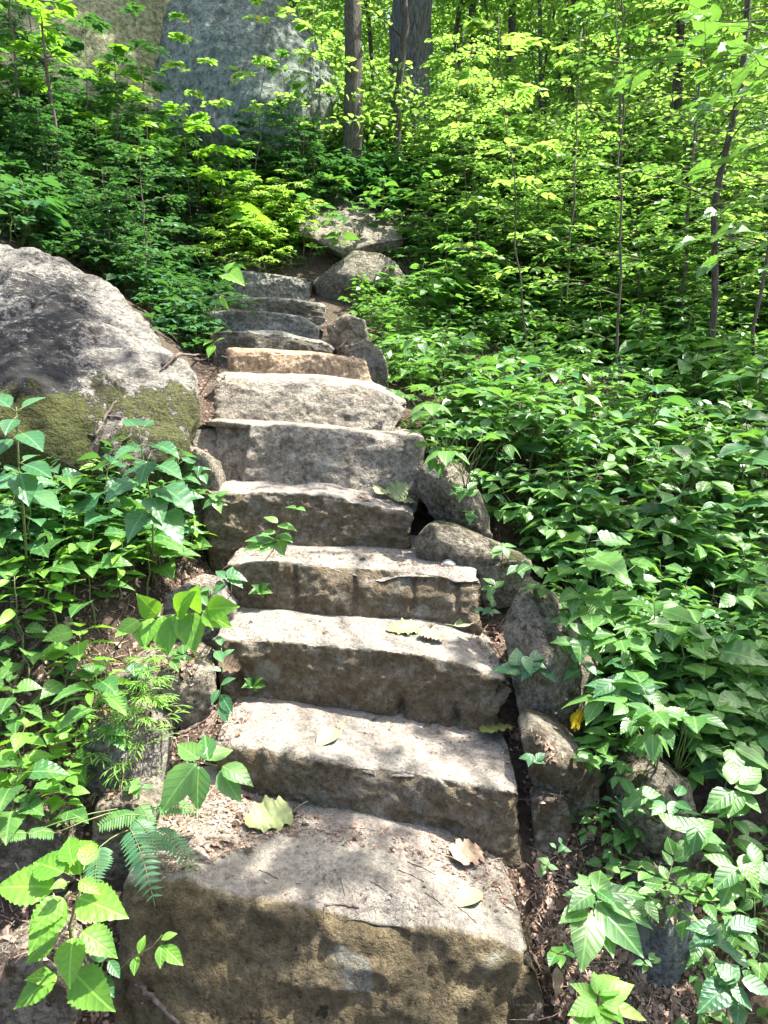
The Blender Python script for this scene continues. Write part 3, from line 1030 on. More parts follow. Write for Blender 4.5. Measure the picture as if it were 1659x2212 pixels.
def pl_fern(rg, fronds=7, L=.35, tplw=.24):
    A, S = [], []
    for k in range(fronds):
        a = k / fronds * 6.28 + rg.normal() * .2
        d = np.array([math.cos(a), math.sin(a), rg.uniform(.5, 1.0)])
        l, s = spray(rg, np.zeros(3), d, L * rg.uniform(.75, 1.1), 19, L * .17, L_ELL, .55, .0018, 2.4, alt=False)
        A.append(l); S.append(s)
    return join(A), join(S)


def pl_grass(rg, n=40, L=.28):
    a = rg.uniform(0, 6.28, n)
    st = rg.normal(size=(n, 3)) * [.04, .04, 0]
    d = np.stack([np.cos(a), np.sin(a), rg.uniform(.8, 2.4, n)], 1)
    tp = leaf_tpl(lambda t: .018 * (1 - t ** 2), .3, .55, 0, 5, .1)
    return inst(tp, frames(d, UP, L * rg.uniform(.5, 1.2, n)), st, rg.random(n)), None


def pl_sapling(rg, h=2.2, n_br=12, size=.09, tpl=None, r=.012, L=.6, lv=9, low=.25, lean=.06, twigs=3, wob=.005):
    """thin woody stem with layered leafy side branches"""
    tpl = tpl or L_OV
    top = np.array([rg.normal() * lean * h, rg.normal() * lean * h, h])
    st = curve((0, 0, 0), top, 0, wob, 12, rg)
    S = [tube(st, (r, r * .25), 7)]
    A = []
    tt = np.linspace(0, 1, 12)
    a = rg.uniform(0, 6.28)
    for k in range(n_br):
        t = low + (1 - low) * (k + rg.random()) / n_br
        p = np.array([np.interp(t, tt, st[:, i]) for i in range(3)])
        a += 2.4 + rg.normal() * .4
        Lb = L * (1.15 - .75 * t) * rg.uniform(.7, 1.2)
        d = np.array([math.cos(a), math.sin(a), rg.uniform(.1, .5)])
        l, s = spray(rg, p, d, Lb, lv, size, tpl, .18, r * .35, .95, thin=.0015)
        A.append(l); S.append(s)
        for q in range(twigs):
            b = a + rg.choice([-1, 1]) * rg.uniform(.5, 1.0)
            p2 = p + norm(d) * Lb * rg.uniform(.25, .7)
            l, s = spray(rg, p2, [math.cos(b), math.sin(b), rg.uniform(0, .3)], Lb * .55, max(4, lv - 3), size, tpl, .2, r * .2, .95, thin=.001)
            A.append(l); S.append(s)
    return join(A), join(S)


def crown_leaves(rg, clusters, per, size, tpl, flat=.45, spread=.5):
    """leaves of a big tree: flat layered sprays round cluster points"""
    C = np.repeat(np.asarray(clusters, float), per, 0)
    n = len(C)
    q = rg.normal(size=(n, 3))
    q = norm(q) * (rg.random((n, 1)) ** .45) * spread * [1, 1, flat]
    d = norm(q * [1, 1, .3] + rg.normal(size=(n, 3)) * spread * .5)
    d[:, 2] *= .5
    up = norm(UP + rg.normal(size=(n, 3)) * .38)
    return inst(tpl, frames(d, up, size * rg.uniform(.65, 1.25, n), rg.normal(size=n) * .3), C + q, rg.random(n))


def place_raw(r, pos, rot=0., s=1., tilt=None):
    if r is None:
        return None
    c, k = math.cos(rot), math.sin(rot)
    m = np.array([[c, -k, 0], [k, c, 0], [0, 0, 1.]])
    if tilt is not None:
        z = norm(np.array([tilt[0], tilt[1], 1.]))
        x = norm(np.cross([0, 1, 0], z))
        m = np.stack([x, np.cross(z, x), z], -1) @ m
    return dict(v=(r['v'] * s) @ m.T + np.asarray(pos, float), f=r['f'], uv=r['uv'], r=r['r'])


def raw_obj(name, r, mat, parent=None, smooth=True):
    return mesh_obj(name, r['v'], r['f'], mat, parent, uv=r['uv'], attrs={'rnd': r['r']}, smooth=smooth)


def add_plant(name, ls, pos, lm, sm, label, cat, group=None, rot=0., s=1., parts=('foliage', 'stem')):
    e = empty(name, tuple(pos))
    e.rotation_euler.z = rot
    e.scale = (s, s, s)
    if ls[0] is not None:
        raw_obj(parts[0], ls[0], lm, e)
    if ls[1] is not None:
        raw_obj(parts[1], ls[1], sm, e)
    tag(e, label, cat, group)
    return e


def copy_tree(o, pos, rot=0., s=1., label=None, group=None, tilt=None):
    c = o.copy()
    COL.objects.link(c)
    for ch in o.children:
        k = ch.copy()
        COL.objects.link(k)
        k.parent = c
    c.location = tuple(pos)
    c.rotation_euler = (tilt[1] if tilt else 0, tilt[0] if tilt else 0, rot)
    c.scale = (s, s, s)
    if label: c['label'] = label
    if group: c['group'] = group
    return c


# ------------------------------------------------------------------ things to rest on
def bvh_all():
    vs, fs, o = [], [], 0
    for v, f in SOLID:
        vs.append(v)
        fs += [tuple(int(i) for i in q) for q in (f + o)]
        o += len(v)
    return BVHTree.FromPolygons([Vector(q) for q in np.concatenate(vs)], fs)


BV = bvh_all()


def ray_px(px, py, maxd=80):
    """where the view ray through a pixel of the photograph meets ground or stone"""
    a = P(px, py, 1.0)
    o = Vector((0, 0, CAM_Z))
    d = (Vector(a) - o).normalized()
    h = BV.ray_cast(o, d, maxd)
    return h[0], h[1]


def drop(x, y, z0=9.0):
    h = BV.ray_cast(Vector((x, y, z0)), Vector((0, 0, -1)))
    return h[0], h[1]


def on_ground(px, py):
    h, n = ray_px(px, py)
    if h is None:
        return P(px, py, 10.0), np.array([0, 0, 1.0])
    return np.array(h[:]), np.array(n[:])

# ------------------------------------------------------------------ trees with visible trunks
def trunk_raw(p0, p1, r0, r1, wob=.01, sides=20, n=26, bumpy=.02, flare=1.35, rg=rng):
    c = curve(p0, p1, 0, wob, 9, rg)
    tt = np.linspace(0, 1, 9)
    t = np.linspace(0, 1, n)
    pts = np.stack([np.interp(t, tt, c[:, i]) for i in range(3)], 1)
    rad = r0 + (r1 - r0) * t
    rad = rad * (1 + (flare - 1) * np.exp(-t * 14))
    return tube(pts, rad, sides, bumpy)


def ground_at(px, D):
    """ground point seen somewhere in the column px at distance D"""
    x = (px - 829.5) / 1609 * D * 1.02
    return np.array([x, D, float(terrain(np.array([x]), np.array([D]))[0])])


# shade: crowns high over the slope, at the places whose shadows the photograph shows
S_ = np.array(SUN[:])
shade = []      # (cluster centre, spread, leaves)


def shade_at(px, py, D=None, t=7.0, spread=.5, n=60, jit=.0):
    p = P(px, py, D) if D else on_ground(px, py)[0]
    shade.append((np.asarray(p) + S_ * t + rng.normal(size=3) * jit, spread, n))


srg = np.random.default_rng(21)


def shade_area(poly, count, D=None, t=(6, 9), spread=.45, n=45):
    """scatter crown clusters whose shadows fall within a region of the ground"""
    poly = np.array(poly, float)
    lo, hi = poly.min(0), poly.max(0)
    k = 0
    while k < count:
        q = srg.uniform(lo, hi)
        ins = False
        j = len(poly) - 1
        for i in range(len(poly)):
            if (poly[i, 1] > q[1]) != (poly[j, 1] > q[1]) and q[0] < (poly[j, 0] - poly[i, 0]) * (q[1] - poly[i, 1]) / (poly[j, 1] - poly[i, 1]) + poly[i, 0]:
                ins = not ins
            j = i
        if ins:
            shade_at(q[0], q[1], D, srg.uniform(*t), spread * srg.uniform(.7, 1.3), n)
            k += 1


# left bank under the big boulders
shade_area([(0, 180), (300, 230), (620, 330), (700, 420), (440, 470), (330, 520), (0, 470)], 34, t=(6, 9.5), spread=.6, n=60)
shade_area([(380, -50), (740, 100), (740, 300), (400, 320)], 10, t=(5, 9), spread=.8, n=70)
# top steps
shade_area([(440, 560), (700, 560), (720, 740), (440, 740)], 13, t=(6, 8), spread=.35, n=60)
# black side of the boulder, half lit
shade_area([(0, 560), (180, 600), (250, 760), (200, 950), (0, 950)], 9, t=(6, 8), spread=.3, n=40)
shade_at(460, 540, None, 7, .3, 60)
# right of the steps, lower part
shade_area([(1150, 1560), (1659, 1650), (1659, 2212), (1170, 2212)], 13, t=(6, 8), spread=.36, n=60)
shade_area([(1380, 700), (1659, 720), (1659, 1000), (1420, 1000)], 9, t=(6, 9), spread=.45, n=60)
shade_area([(900, 650), (1659, 900), (1659, 1600), (1150, 1300)], 16, t=(6, 9), spread=.26, n=46)
# shadows across the steps
shade_at(700, 1040, None, 6, .13, 26); shade_at(560, 1030, None, 6, .13, 24); shade_at(640, 990, None, 6.3, .14, 22)
shade_at(880, 960, None, 6, .10, 16); shade_at(900, 1010, None, 6, .10, 16)
shade_at(740, 790, None, 6, .14, 24)
shade_at(760, 1160, None, 6.5, .16, 24); shade_at(560, 1140, None, 6.5, .14, 20)
shade_at(620, 1830, None, 6, .20, 40); shade_at(760, 1800, None, 6.2, .18, 34)
shade_at(1080, 1830, None, 6.2, .16, 34); shade_at(1030, 1600, None, 6.2, .16, 30); shade_at(1060, 1430, None, 6, .12, 20)
shade_at(600, 2060, None, 6, .18, 46); shade_at(420, 2060, None, 6, .2, 50); shade_at(760, 2110, None, 6, .16, 40); shade_at(350, 2160, None, 6, .2, 46)
shade_at(900, 2080, None, 6, .12, 26)
# foot of the left bank
shade_area([(120, 1480), (440, 1420), (440, 1560), (100, 1560)], 3, t=(6, 7), spread=.2, n=30)
shade_area([(0, 1900), (260, 1950), (300, 2212), (0, 2212)], 3, t=(6, 7), spread=.2, n=30)

# places the photograph shows in full sun stay clear of shade
sunny = [on_ground(x, y)[0] for x, y in ((520, 470), (570, 500), (620, 530), (560, 440), (640, 480), (100, 1200), (150, 1350), (60, 1600), (150, 1750), (350, 1250), (380, 1120),
                                         (1000, 780), (1100, 900), (1250, 1000), (1000, 900), (1300, 1150), (1400, 1350), (1350, 1250), (1050, 2150), (900, 2200), (1120, 2110), (1080, 1990), (980, 2170))] + [P(1130, 240, 6.8), P(190, 60, 7.3), P(110, 1900, 1.42)]


def clear(c, sp_):
    for q in sunny:
        w = c - q
        if np.linalg.norm(w - S_ * (w @ S_)) < sp_ + .25:
            return False
    return True


shade = [q for q in shade if clear(q[0], q[1])]
TREES = []
g = ground_at


def big_tree(base, top, r0, r1, mat, label, name='tree', group=None, bump_=.02, wob=.006):
    e = empty(name, tuple(base))
    rel = np.asarray(top, float) - base
    tag(e, label, 'tree', group)
    TREES.append([e, np.asarray(base, float), np.asarray(top, float), r1, [], (trunk_raw(np.array([0, 0, -.25]), rel, r0, r1, wob, 22, 60, bump_), mat)])
    return e


b1 = on_ground(762, 330)[0]
big_tree(b1, b1 + [.25, .4, 10.5], .10, .07, 'bark', 'slender furrowed tree trunk just right of the great grey green boulder', wob=.004)
b2 = g(872, 11.5)
big_tree(b2, b2 + [.5, .5, 13], .29, .2, 'bark_grey', 'thick grey tree trunk with deep furrows, the widest on the slope', bump_=.05)
b3 = np.array([6.2, 6.5, 0]); b3[2] = terrain(b3[:1], b3[1:2])[0]
big_tree(b3, b3 + [-.3, .5, 10], .2, .1, 'bark', 'tall tree standing out of view to the right, its crown over the steps', name='canopy_tree')
b4 = np.array([3.4, .6, 0]); b4[2] = terrain(b4[:1], b4[1:2])[0]
big_tree(b4, b4 + [.2, .8, 8.5], .14, .08, 'bark', 'slim tree beside the viewer out of view, its branches over the lowest steps', name='canopy_tree')
for c, sprd, n in shade:
    # the nearest tree carries the cluster
    best = min(TREES, key=lambda T: np.hypot(*(c[:2] - T[1][:2])) + (0 if c[2] < T[2][2] else 3))
    best[4].append((c, sprd, n))
for e, base, top, r1, cl, (tr_, mt_) in TREES:
    A, S = [], [tr_]
    if not cl:
        raw_obj('trunk', tr_, M[mt_], e)
        continue
    for c, sprd, n in cl:
        A.append(crown_leaves(srg, [c - base], n, .11, L_LOW, .35, sprd))
        zb = np.clip(c[2] - .25 * np.hypot(*(c[:2] - base[:2])), base[2] + 4.2, top[2] - .2)
        t = (zb - base[2]) / (top[2] - base[2])
        p = (top - base) * t
        S.append(tube(curve(p, c - base, .05, .02, 9, srg), (.022, .006), 5))
        for q in range(3):
            dd = norm(srg.normal(size=3) * [1, 1, .3]) * sprd * .8
            S.append(tube(curve(c - base - dd * .2, c - base + dd, .03, .03, 4, srg), (.004, .002), 4))
    raw_obj('crown', join(A), M['leaf_far'], e)
    raw_obj('trunk', join(S), M[mt_], e)

# ------------------------------------------------------------------ background woods
brg = np.random.default_rng(5)


def forest_proto(rg, h, n_cl, per, size, rad, low=.15, r=.05, col='leaf_far'):
    top = np.array([rg.normal() * .3, rg.normal() * .3, h])
    st = curve((0, 0, -.3), top, 0, .012, 9, rg)
    S = [tube(st, (r, r * .3), 8, r * .15)]
    C = []
    tt = np.linspace(0, 1, 9)
    for k in range(n_cl):
        t = low + (1 - low) * rg.random() ** .8
        p = np.array([np.interp(t, tt, st[:, i]) for i in range(3)])
        a = rg.uniform(0, 6.28)
        R = rad * rg.uniform(.25, 1.0) * (1.1 - .5 * t)
        c = p + [math.cos(a) * R, math.sin(a) * R, R * rg.uniform(.1, .5)]
        C.append(c)
        S.append(tube(curve(p, c, .04, .03, 5, rg), (r * .28, r * .08), 4))
    return crown_leaves(rg, C, per, size, L_SIMPLE, .3, rad * .42), join(S)


FP = []
defs = [(7.5, 60, 95, .10, 1.8, .028), (5.0, 42, 95, .09, 1.45, .02), (9.5, 70, 95, .11, 2.2, .05), (3.2, 30, 90, .08, 1.1, .012)]
for i, dd in enumerate(defs):
    FP.append(forest_proto(brg, dd[0], dd[1], dd[2], dd[3], dd[4], .04 if i != 2 else .12, dd[5]))
GW = 'young woodland trees filling the hillside behind'
protos = []
labels_f = ['medium leafy woodland tree with layered yellow green leaves on the far slope',
            'small leafy woodland tree with layered yellow green leaves on the far slope',
            'tall woodland tree with high yellow green crown on the far slope',
            'low bushy woodland sapling with yellow green leaves on the far slope']
spots = []
for D, x0, x1, n in ((12, .8, 7, 5), (15, -.5, 9, 13), (19, -3, 11.5, 17), (24, -6, 14, 20), (31, -10, 18, 22)):
    for k in range(n):
        x = x0 + (x1 - x0) * (k + brg.uniform(.1, .9)) / n
        spots.append((x, D + brg.uniform(-1.3, 1.3) * D / 12))
for (x, y) in [(-3.2, 16.5), (-5, 17.5), (-7.5, 16)]:
    spots.append((x, y))
for k, (x, y) in enumerate(spots):
    i = [1, 3, 0, 3, 2, 1][k % 6] if y < 14 else [0, 2, 1, 0, 3, 2][k % 6]
    z = float(terrain(np.array([x]), np.array([y]))[0])
    lab = labels_f[i]
    if len(protos) <= i or protos[i] is None:
        while len(protos) <= i:
            protos.append(None)
        protos[i] = add_plant('woodland_tree', FP[i], (x, y, z), M['leaf_far'], M['bark'], lab, 'tree', GW + ', ' + ['medium', 'small', 'tall', 'low'][i], parts=('crown', 'trunk'))
        protos[i].rotation_euler.z = brg.uniform(0, 6.28)
    else:
        copy_tree(protos[i], (x, y, z), brg.uniform(0, 6.28), brg.uniform(.85, 1.2))
# the far wooded hillside, one mass
n = 60000
x = brg.uniform(-34, 40, n)
y = brg.uniform(36, 62, n)
z = terrain(x, y) + brg.uniform(0, 1, n) ** .8 * 26
keep = fbm(np.stack([x, y, z], 1), .35, 3, 33) > -.12
q = np.stack([x, y, z], 1)[keep]
m = len(q)
far = inst(L_SIMPLE, frames(brg.normal(size=(m, 3)) * [1, 1, .4], norm(UP + brg.normal(size=(m, 3)) * .6), brg.uniform(.25, .6, m)), q, brg.random(m))
tag(raw_obj('distant_woods', far, M['leaf_far']), 'far off mass of sunlit yellow green woodland at the top right', 'woods', kind='stuff')

# thin trunks among the leaves
GT = 'bare slender trunks among the background leaves'
for k, (px, D, r, h, mat, ln, lab) in enumerate([
        (1186, 14.5, .13, 10, 'bark', .1, 'dark trunk high in the leaves right of the thick grey trunk'),
        (1150, 13, .035, 8, 'bark', .3, 'thin leaning stem just left of the dark high trunk'),
        (1498, 6.4, .028, 7, 'bark', .35, 'thin dark curving trunk standing among leaves in the right third'),
        (860, 10.4, .05, 9, 'bark', .1, 'thin trunk between the slender trunk and the thick grey trunk'),
        (1075, 12, .06, 8, 'bark', .2, 'slender mid slope trunk behind the fallen dark log'),
        (1620, 9, .05, 8, 'bark', .2, 'slender trunk near the right edge'),
        (1400, 12, .06, 9, 'bark', .1, 'slender straight trunk behind the thin sapling'),
        (1010, 15, .08, 10, 'bark', .1, 'distant straight trunk right of the thick grey trunk')]):
    b = g(px, D)
    e = empty('slender_trunk', tuple(b))
    S, A = [trunk_raw(np.array([0, 0, -.2]), np.array([ln * (1 if k % 2 == 0 else -1), 0, h]), r, r * .6, .008, 10, 30, r * .15)], []
    for q in range(9):
        zz = h * brg.uniform(.2, .95)
        a = brg.uniform(0, 6.28)
        l, s = spray(brg, np.array([0, 0, zz]), [math.cos(a), math.sin(a), .4], brg.uniform(.5, 1.2), 9, .10, L_LOW, .2, r * .3)
        A.append(l); S.append(s)
    raw_obj('trunk', join(S), M[mat], e)
    raw_obj('foliage', join(A), M['leaf_far'], e)
    tag(e, lab, 'tree', GT)

# fallen dark log on the slope
lg = tube(curve(P(980, 300, 11), P(1120, 345, 10.4), 0, .01, 9, brg), (.10, .13), 14, .03)
tag(raw_obj('fallen_log', lg, M['bark']), 'dark fallen log on the slope below the thick grey trunk', 'log')

# ------------------------------------------------------------------ saplings that stand out
prg = np.random.default_rng(9)


def sap(px, py, h, n_br, size, L, label, D=None, lm='leaf', tpl=None, r=.01, lv=9, low=.25, lean=.05, twigs=2, name='sapling', group=None, rg=None):
    b = g(px, D) if D else on_ground(px, py)[0]
    e = add_plant(name, pl_sapling(rg or prg, h, n_br, size, tpl, r, L, lv, low, lean, twigs), b, M[lm], M['twig'], label, 'sapling', group,
                  parts=('foliage', 'stem'))
    return e


sap(1318, 700, 3.4, 22, .07, .95, 'tall thin sapling with layered leaves rising from the middle of the right slope', D=6.2, r=.012, lm='leaf', low=.12, lv=11)
sap(1130, 640, 2.9, 18, .095, .8, 'leafy sapling with sun bleached top leaves left of the tall thin sapling', D=6.8, r=.010, lm='leaf_far', low=.15)
sap(1200, 500, 3.2, 18, .065, .8, 'airy sapling behind the sun bleached one', D=8.0, r=.015, lm='leaf_far', low=.15)
sap(1440, 600, 3.8, 24, .07, 1.0, 'sapling with wide layers of leaves right of the tall thin sapling', D=7.4, r=.02, lm='leaf_far', low=.15)
sap(1590, 640, 3.4, 24, .08, .9, 'dense leafy sapling at the right edge above the shaded litter', D=6.4, r=.018, lm='leaf', low=.25)
sap(1020, 520, 2.4, 16, .055, .7, 'small airy sapling right of the flat sloping rock', D=8.6, r=.012, lm='leaf_far', low=.2)
sap(960, 420, 2.2, 16, .05, .7, 'light green sapling below the thick grey trunk', D=9.8, r=.012, lm='leaf_far', low=.15)
sap(1660, 500, 4.2, 26, .07, 1.1, 'bushy sapling half cut by the right edge, high up', D=8.6, r=.02, lm='leaf_far', low=.2)
sap(1300, 500, 4.0, 26, .065, 1.0, 'broad sapling behind the tall thin one', D=9.8, r=.02, lm='leaf_far', low=.1)
sap(300, 330, 1.9, 12, .10, .6, 'thin sapling with glowing yellow green leaves before the algae covered boulder', D=8.0, r=.012, lm='leaf_bright', low=.35)
sap(110, 260, 2.1, 12, .10, .7, 'sapling at the upper left before the algae covered boulder', D=7.6, r=.02, lm='leaf', low=.35)
sap(185, 300, 2.0, 9, .10, .5, 'pale barked sapling with large glowing leaves at the upper left', D=7.3, r=.025, lm='leaf_bright', low=.6)
sap(515, 380, 1.5, 9, .09, .5, 'small dark stemmed sapling before the great grey green boulder', D=8.4, r=.008, lm='leaf_bright', low=.4)
sap(440, 350, 1.3, 10, .09, .5, 'yellow green sapling spreading against the great grey green boulder', D=8.6, r=.008, lm='leaf_bright', low=.3)
sap(650, 340, 1.7, 6, .06, .35, 'bare thin sapling leaning against the dark hollow under the boulder', D=9.3, r=.008, lm='leaf', low=.4)
sap(20, 330, 1.8, 10, .09, .6, 'leafy sapling at the far upper left edge', D=7.2, r=.012, lm='leaf', low=.3)
sap(700, 300, 2.6, 9, .08, .6, 'slim sapling at the right end of the great grey green boulder', D=9.8, r=.01, lm='leaf_far', low=.4)

# understory shrubs: one of each kind, then copies
GS = 'leafy shrubs on the slope right of the steps'
shr = [pl_sapling(prg, 1.1, 22, .065, L_LOW, .007, .5, 9, .02, .1, 3), pl_sapling(prg, 1.5, 26, .06, L_LOW, .009, .6, 9, .05, .1, 3),
       pl_sapling(prg, .8, 18, .075, L_LOW, .005, .45, 8, .02, .12, 3)]
shl = ['knee high leafy shrub', 'waist high leafy shrub', 'low spreading leafy shrub']
sho = {}
shr = shr + shr
shl = shl + ['shade darkened ' + q for q in shl]
spots2 = []
for k in range(70):
    D = 7.4 + 5.2 * prg.random()
    px = prg.uniform(930 if D > 6.5 else 1200, 1720)
    if px < 1000 and (D < 9.2 or px < 960): continue
    spots2.append((px, D))
for k in range(8):
    spots2.append((prg.uniform(960, 1080), prg.uniform(9.6, 11)))
for k in range(26):
    spots2.append((prg.uniform(-40, 420), prg.uniform(6.6, 9.2)))
for k in range(8):
    spots2.append((prg.uniform(400, 700), prg.uniform(8.9, 9.6)))
for k, (px, D) in enumerate(spots2):
    i = k % 3 + (3 if px < 760 else 0)
    b = g(px, D)
    where = GS if px > 760 else 'leafy shrubs on the shaded bank left of the steps'
    s_ = prg.uniform(.8, 1.25) * (.75 if px < 760 else 1)
    if i not in sho:
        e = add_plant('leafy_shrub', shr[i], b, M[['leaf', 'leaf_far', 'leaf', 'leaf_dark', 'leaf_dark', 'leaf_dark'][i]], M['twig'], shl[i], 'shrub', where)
        e.scale = (s_,) * 3
        sho[i] = e
    else:
        e = copy_tree(sho[i], b, prg.uniform(0, 6.28), s_, shl[i], where)

for k, (px, D, lab) in enumerate([(500, 8.1, 'left part'), (545, 8.4, 'lower left part'), (590, 8.2, 'lower middle'), (560, 8.8, 'crest'), (625, 8.6, 'middle right'), (650, 8.9, 'right end')]):
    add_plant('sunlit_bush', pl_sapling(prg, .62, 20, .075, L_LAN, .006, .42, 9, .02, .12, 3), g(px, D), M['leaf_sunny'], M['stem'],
              'sun lightened green bush above the topmost step, %s of its clump' % lab, 'bush', 'sunlit bushes above the steps')
for px, D, h_, lab in [(455, 8.9, 2.3, 'airy sapling crossing the left part of the great grey green boulder'), (560, 9.1, 2.6, 'airy sapling crossing the middle of the great grey green boulder'),
                       (690, 9.3, 2.2, 'airy sapling crossing the right part of the great grey green boulder')]:
    sap(px, 300, h_, 9, .08, .5, lab, D=D, r=.008, lm='leaf_far', low=.35)
for px, D, h_, lab in [(60, 7.9, 2.0, 'shade darkened leafy sapling left of the pale barked one'), (240, 8.2, 1.8, 'leafy sapling right of the pale barked one'),
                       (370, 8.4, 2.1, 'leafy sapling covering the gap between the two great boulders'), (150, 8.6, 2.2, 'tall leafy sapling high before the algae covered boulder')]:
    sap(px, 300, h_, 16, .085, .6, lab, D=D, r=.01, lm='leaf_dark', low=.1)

# maple-like boughs hanging in from the upper right
A, S = [], []
root = np.array([2.9, 3.6, terrain(np.array([2.9]), np.array([3.6]))[0]])
topb = root + [.3, .2, 3.6]
S.append(tube(curve((0, 0, -.1), topb - root, 0, .01, 9, prg), (.03, .015), 9, .003))
for (px, py, D) in [(1560, 120, 3.6), (1600, 60, 3.4), (1500, 40, 3.9), (1560, 330, 3.6), (1640, 240, 3.3), (1600, 400, 3.4), (1650, 500, 3.2), (1540, 500, 3.7), (1450, 120, 4.2),
                    (1640, 140, 3.2), (1400, 60, 4.4), (1580, 200, 3.9)]:
    c = P(px, py, D) - root
    p = np.array([.25, .18, max(.8, c[2] - .35)])
    S.append(tube(curve(p, c, .04, .02, 8, prg), (.008, .002), 5))
    dv = norm(c - p)
    for q in range(3):
        p2 = p + (c - p) * prg.uniform(.55, 1.0)
        l, s = spray(prg, p2, dv * [1, 1, .2] + prg.normal(size=3) * [.5, .5, .15], .32, 5, .10, L_HEART, .2, .002)
        A.append(l); S.append(s)
e = empty('broadleaf_sapling', tuple(root))
raw_obj('foliage', join(A), M['leaf'], e)
raw_obj('stem', join(S), M['twig'], e)
tag(e, 'sapling with broad dark leaves hanging into the upper right corner', 'sapling')

# ------------------------------------------------------------------ undergrowth: individual plants
ug = np.random.default_rng(77)
PROT = {}


def proto(key, ls, lm, sm, name):
    PROT[key] = dict(ls=ls, lm=lm, sm=sm, name=name, o=None)


for i in range(3):
    proto('opp%d' % i, pl_opposite(ug, .30, 5, .095, [L_OV, L_OVS, L_HEART][i]), ['leaf', 'leaf', 'leaf_cool'][i], 'stem', 'leafy_herb')
for i in range(3):
    proto('tri%d' % i, pl_compound(ug, .20, 7, 3, .095, L_OV, .16), ['leaf_cool', 'leaf', 'leaf'][i], 'stem', 'three_leaved_vine')
for i in range(2):
    proto('five%d' % i, pl_compound(ug, .17, 7, 5, .08, L_ELL, .16), ['leaf', 'leaf_cool'][i], 'stem', 'five_leaved_creeper')
for i in range(2):
    proto('vine%d' % i, pl_vine(ug, 5, .38, 8, .065, [L_OV, L_ELL][i]), ['leaf', 'leaf_cool'][i], 'stem', 'trailing_vine')
proto('big0', pl_opposite(ug, .34, 3, .17, L_ELL, .15, .1), 'leaf_cool', 'stem', 'broad_leaved_seedling')
proto('big1', pl_opposite(ug, .30, 3, .15, L_OV, .15, .1), 'leaf_cool', 'stem', 'broad_leaved_seedling')
proto('fern0', pl_fern(ug, 7, .36), 'leaf_cool', 'stem', 'fern')
proto('br0', pl_opposite(ug, .32, 6, .08, L_OVS), 'leaf_bright', 'stem', 'leafy_herb')
proto('br1', pl_opposite(ug, .28, 5, .11, L_OVS, .3), 'leaf_bright', 'stem', 'leafy_herb')
proto('heart0', pl_opposite(ug, .34, 4, .13, L_HEART, .4, .3), 'leaf', 'stem', 'heart_leaved_herb')
proto('heart1', pl_opposite(ug, .26, 4, .12, L_HEART, .4, .3), 'leaf', 'stem', 'heart_leaved_herb')
proto('tall0', pl_opposite(ug, .60, 7, .12, L_HEART, .4, .3, .1), 'leaf_cool', 'stem', 'heart_leaved_herb')
proto('tall1', pl_opposite(ug, .55, 7, .11, L_OVS, .35, .3, .1), 'leaf', 'stem', 'leafy_herb')
proto('lan0', pl_opposite(ug, .30, 7, .085, L_LAN), 'leaf_bright', 'stem', 'narrow_leaved_herb')
proto('grass0', pl_grass(ug), 'leaf_bright', 'stem', 'grass_tuft')

LOOK = {'opp': 'leafy green herb', 'tri': 'three leaved vine', 'five': 'five leaved creeper', 'vine': 'trailing vine', 'big': 'broad leaved seedling',
        'fern': 'small fern', 'br': 'bright green herb', 'heart': 'heart leaved herb', 'lan': 'narrow leaved herb', 'tall': 'tall leafy herb', 'grass': 'grass tuft'}


def put(key, pos, rot, s, where, label=None, tilt=None):
    p = PROT[key]
    look = LOOK[key.rstrip('0123456789')]
    lab = label or ('one of the many %ss growing %s' % (look, where))
    grp = None if label else look + 's ' + where
    if p['o'] is None:
        e = add_plant(p['name'], p['ls'], pos, M[p['lm']], M[p['sm']], lab, 'plant', grp)
        p['o'] = e
        e.rotation_euler = (tilt[1] if tilt else 0, tilt[0] if tilt else 0, rot)
        e.scale = (s, s, s)
        return e
    c = copy_tree(p['o'], pos, rot, s, lab, grp, tilt)
    if not grp and 'group' in c:
        del c['group']
    return c


def inside(poly, x, y):
    ins = np.zeros(np.shape(x), bool)
    j = len(poly) - 1
    for i in range(len(poly)):
        a, b = poly[i], poly[j]
        ins ^= ((a[1] > y) != (b[1] > y)) & (x < (b[0] - a[0]) * (y - a[1]) / ((b[1] - a[1]) or 1e-9) + a[0])
        j = i
    return ins


BVS = BVHTree.FromPolygons([Vector(q) for q in TV], [tuple(int(i) for i in q) for q in TF])


def ray_soil(px, py):
    d = (Vector(P(px, py, 1.0)) - Vector((0, 0, CAM_Z))).normalized()
    h = BVS.ray_cast(Vector((0, 0, CAM_Z)), d, 80)
    return h[0], h[1]


def scatter_px(poly, n, mind, rg, soil=False):
    """n points of real ground inside a region, thinned to a real minimum spacing"""
    poly = np.array(poly, float)
    lo, hi = poly.min(0), poly.max(0)
    out = []
    tries = 0
    while len(out) < n and tries < n * 60:
        tries += 1
        # uniform over ground area rather than over the view
        q = rg.uniform(lo, hi)
        if not inside(poly, q[0], q[1]):
            continue
        h, nn = ray_px(q[0], q[1]) if not soil else ray_soil(q[0], q[1])
        if h is None or h.y < 1.0 or nn.z < .45:
            continue
        if soil:
            up_ = BV.ray_cast(Vector((h.x, h.y, h.z + 1.2)), Vector((0, 0, -1)), 1.15)
            if up_[0] is not None:
                continue
        w = min(1.0, (h.y / 4) ** 1.2)
        if any((h.x - a.x) ** 2 + (h.y - a.y) ** 2 < (mind * (.6 + .1 * h.y)) ** 2 for a, _ in out):
            continue
        out.append((h, nn))
    return out


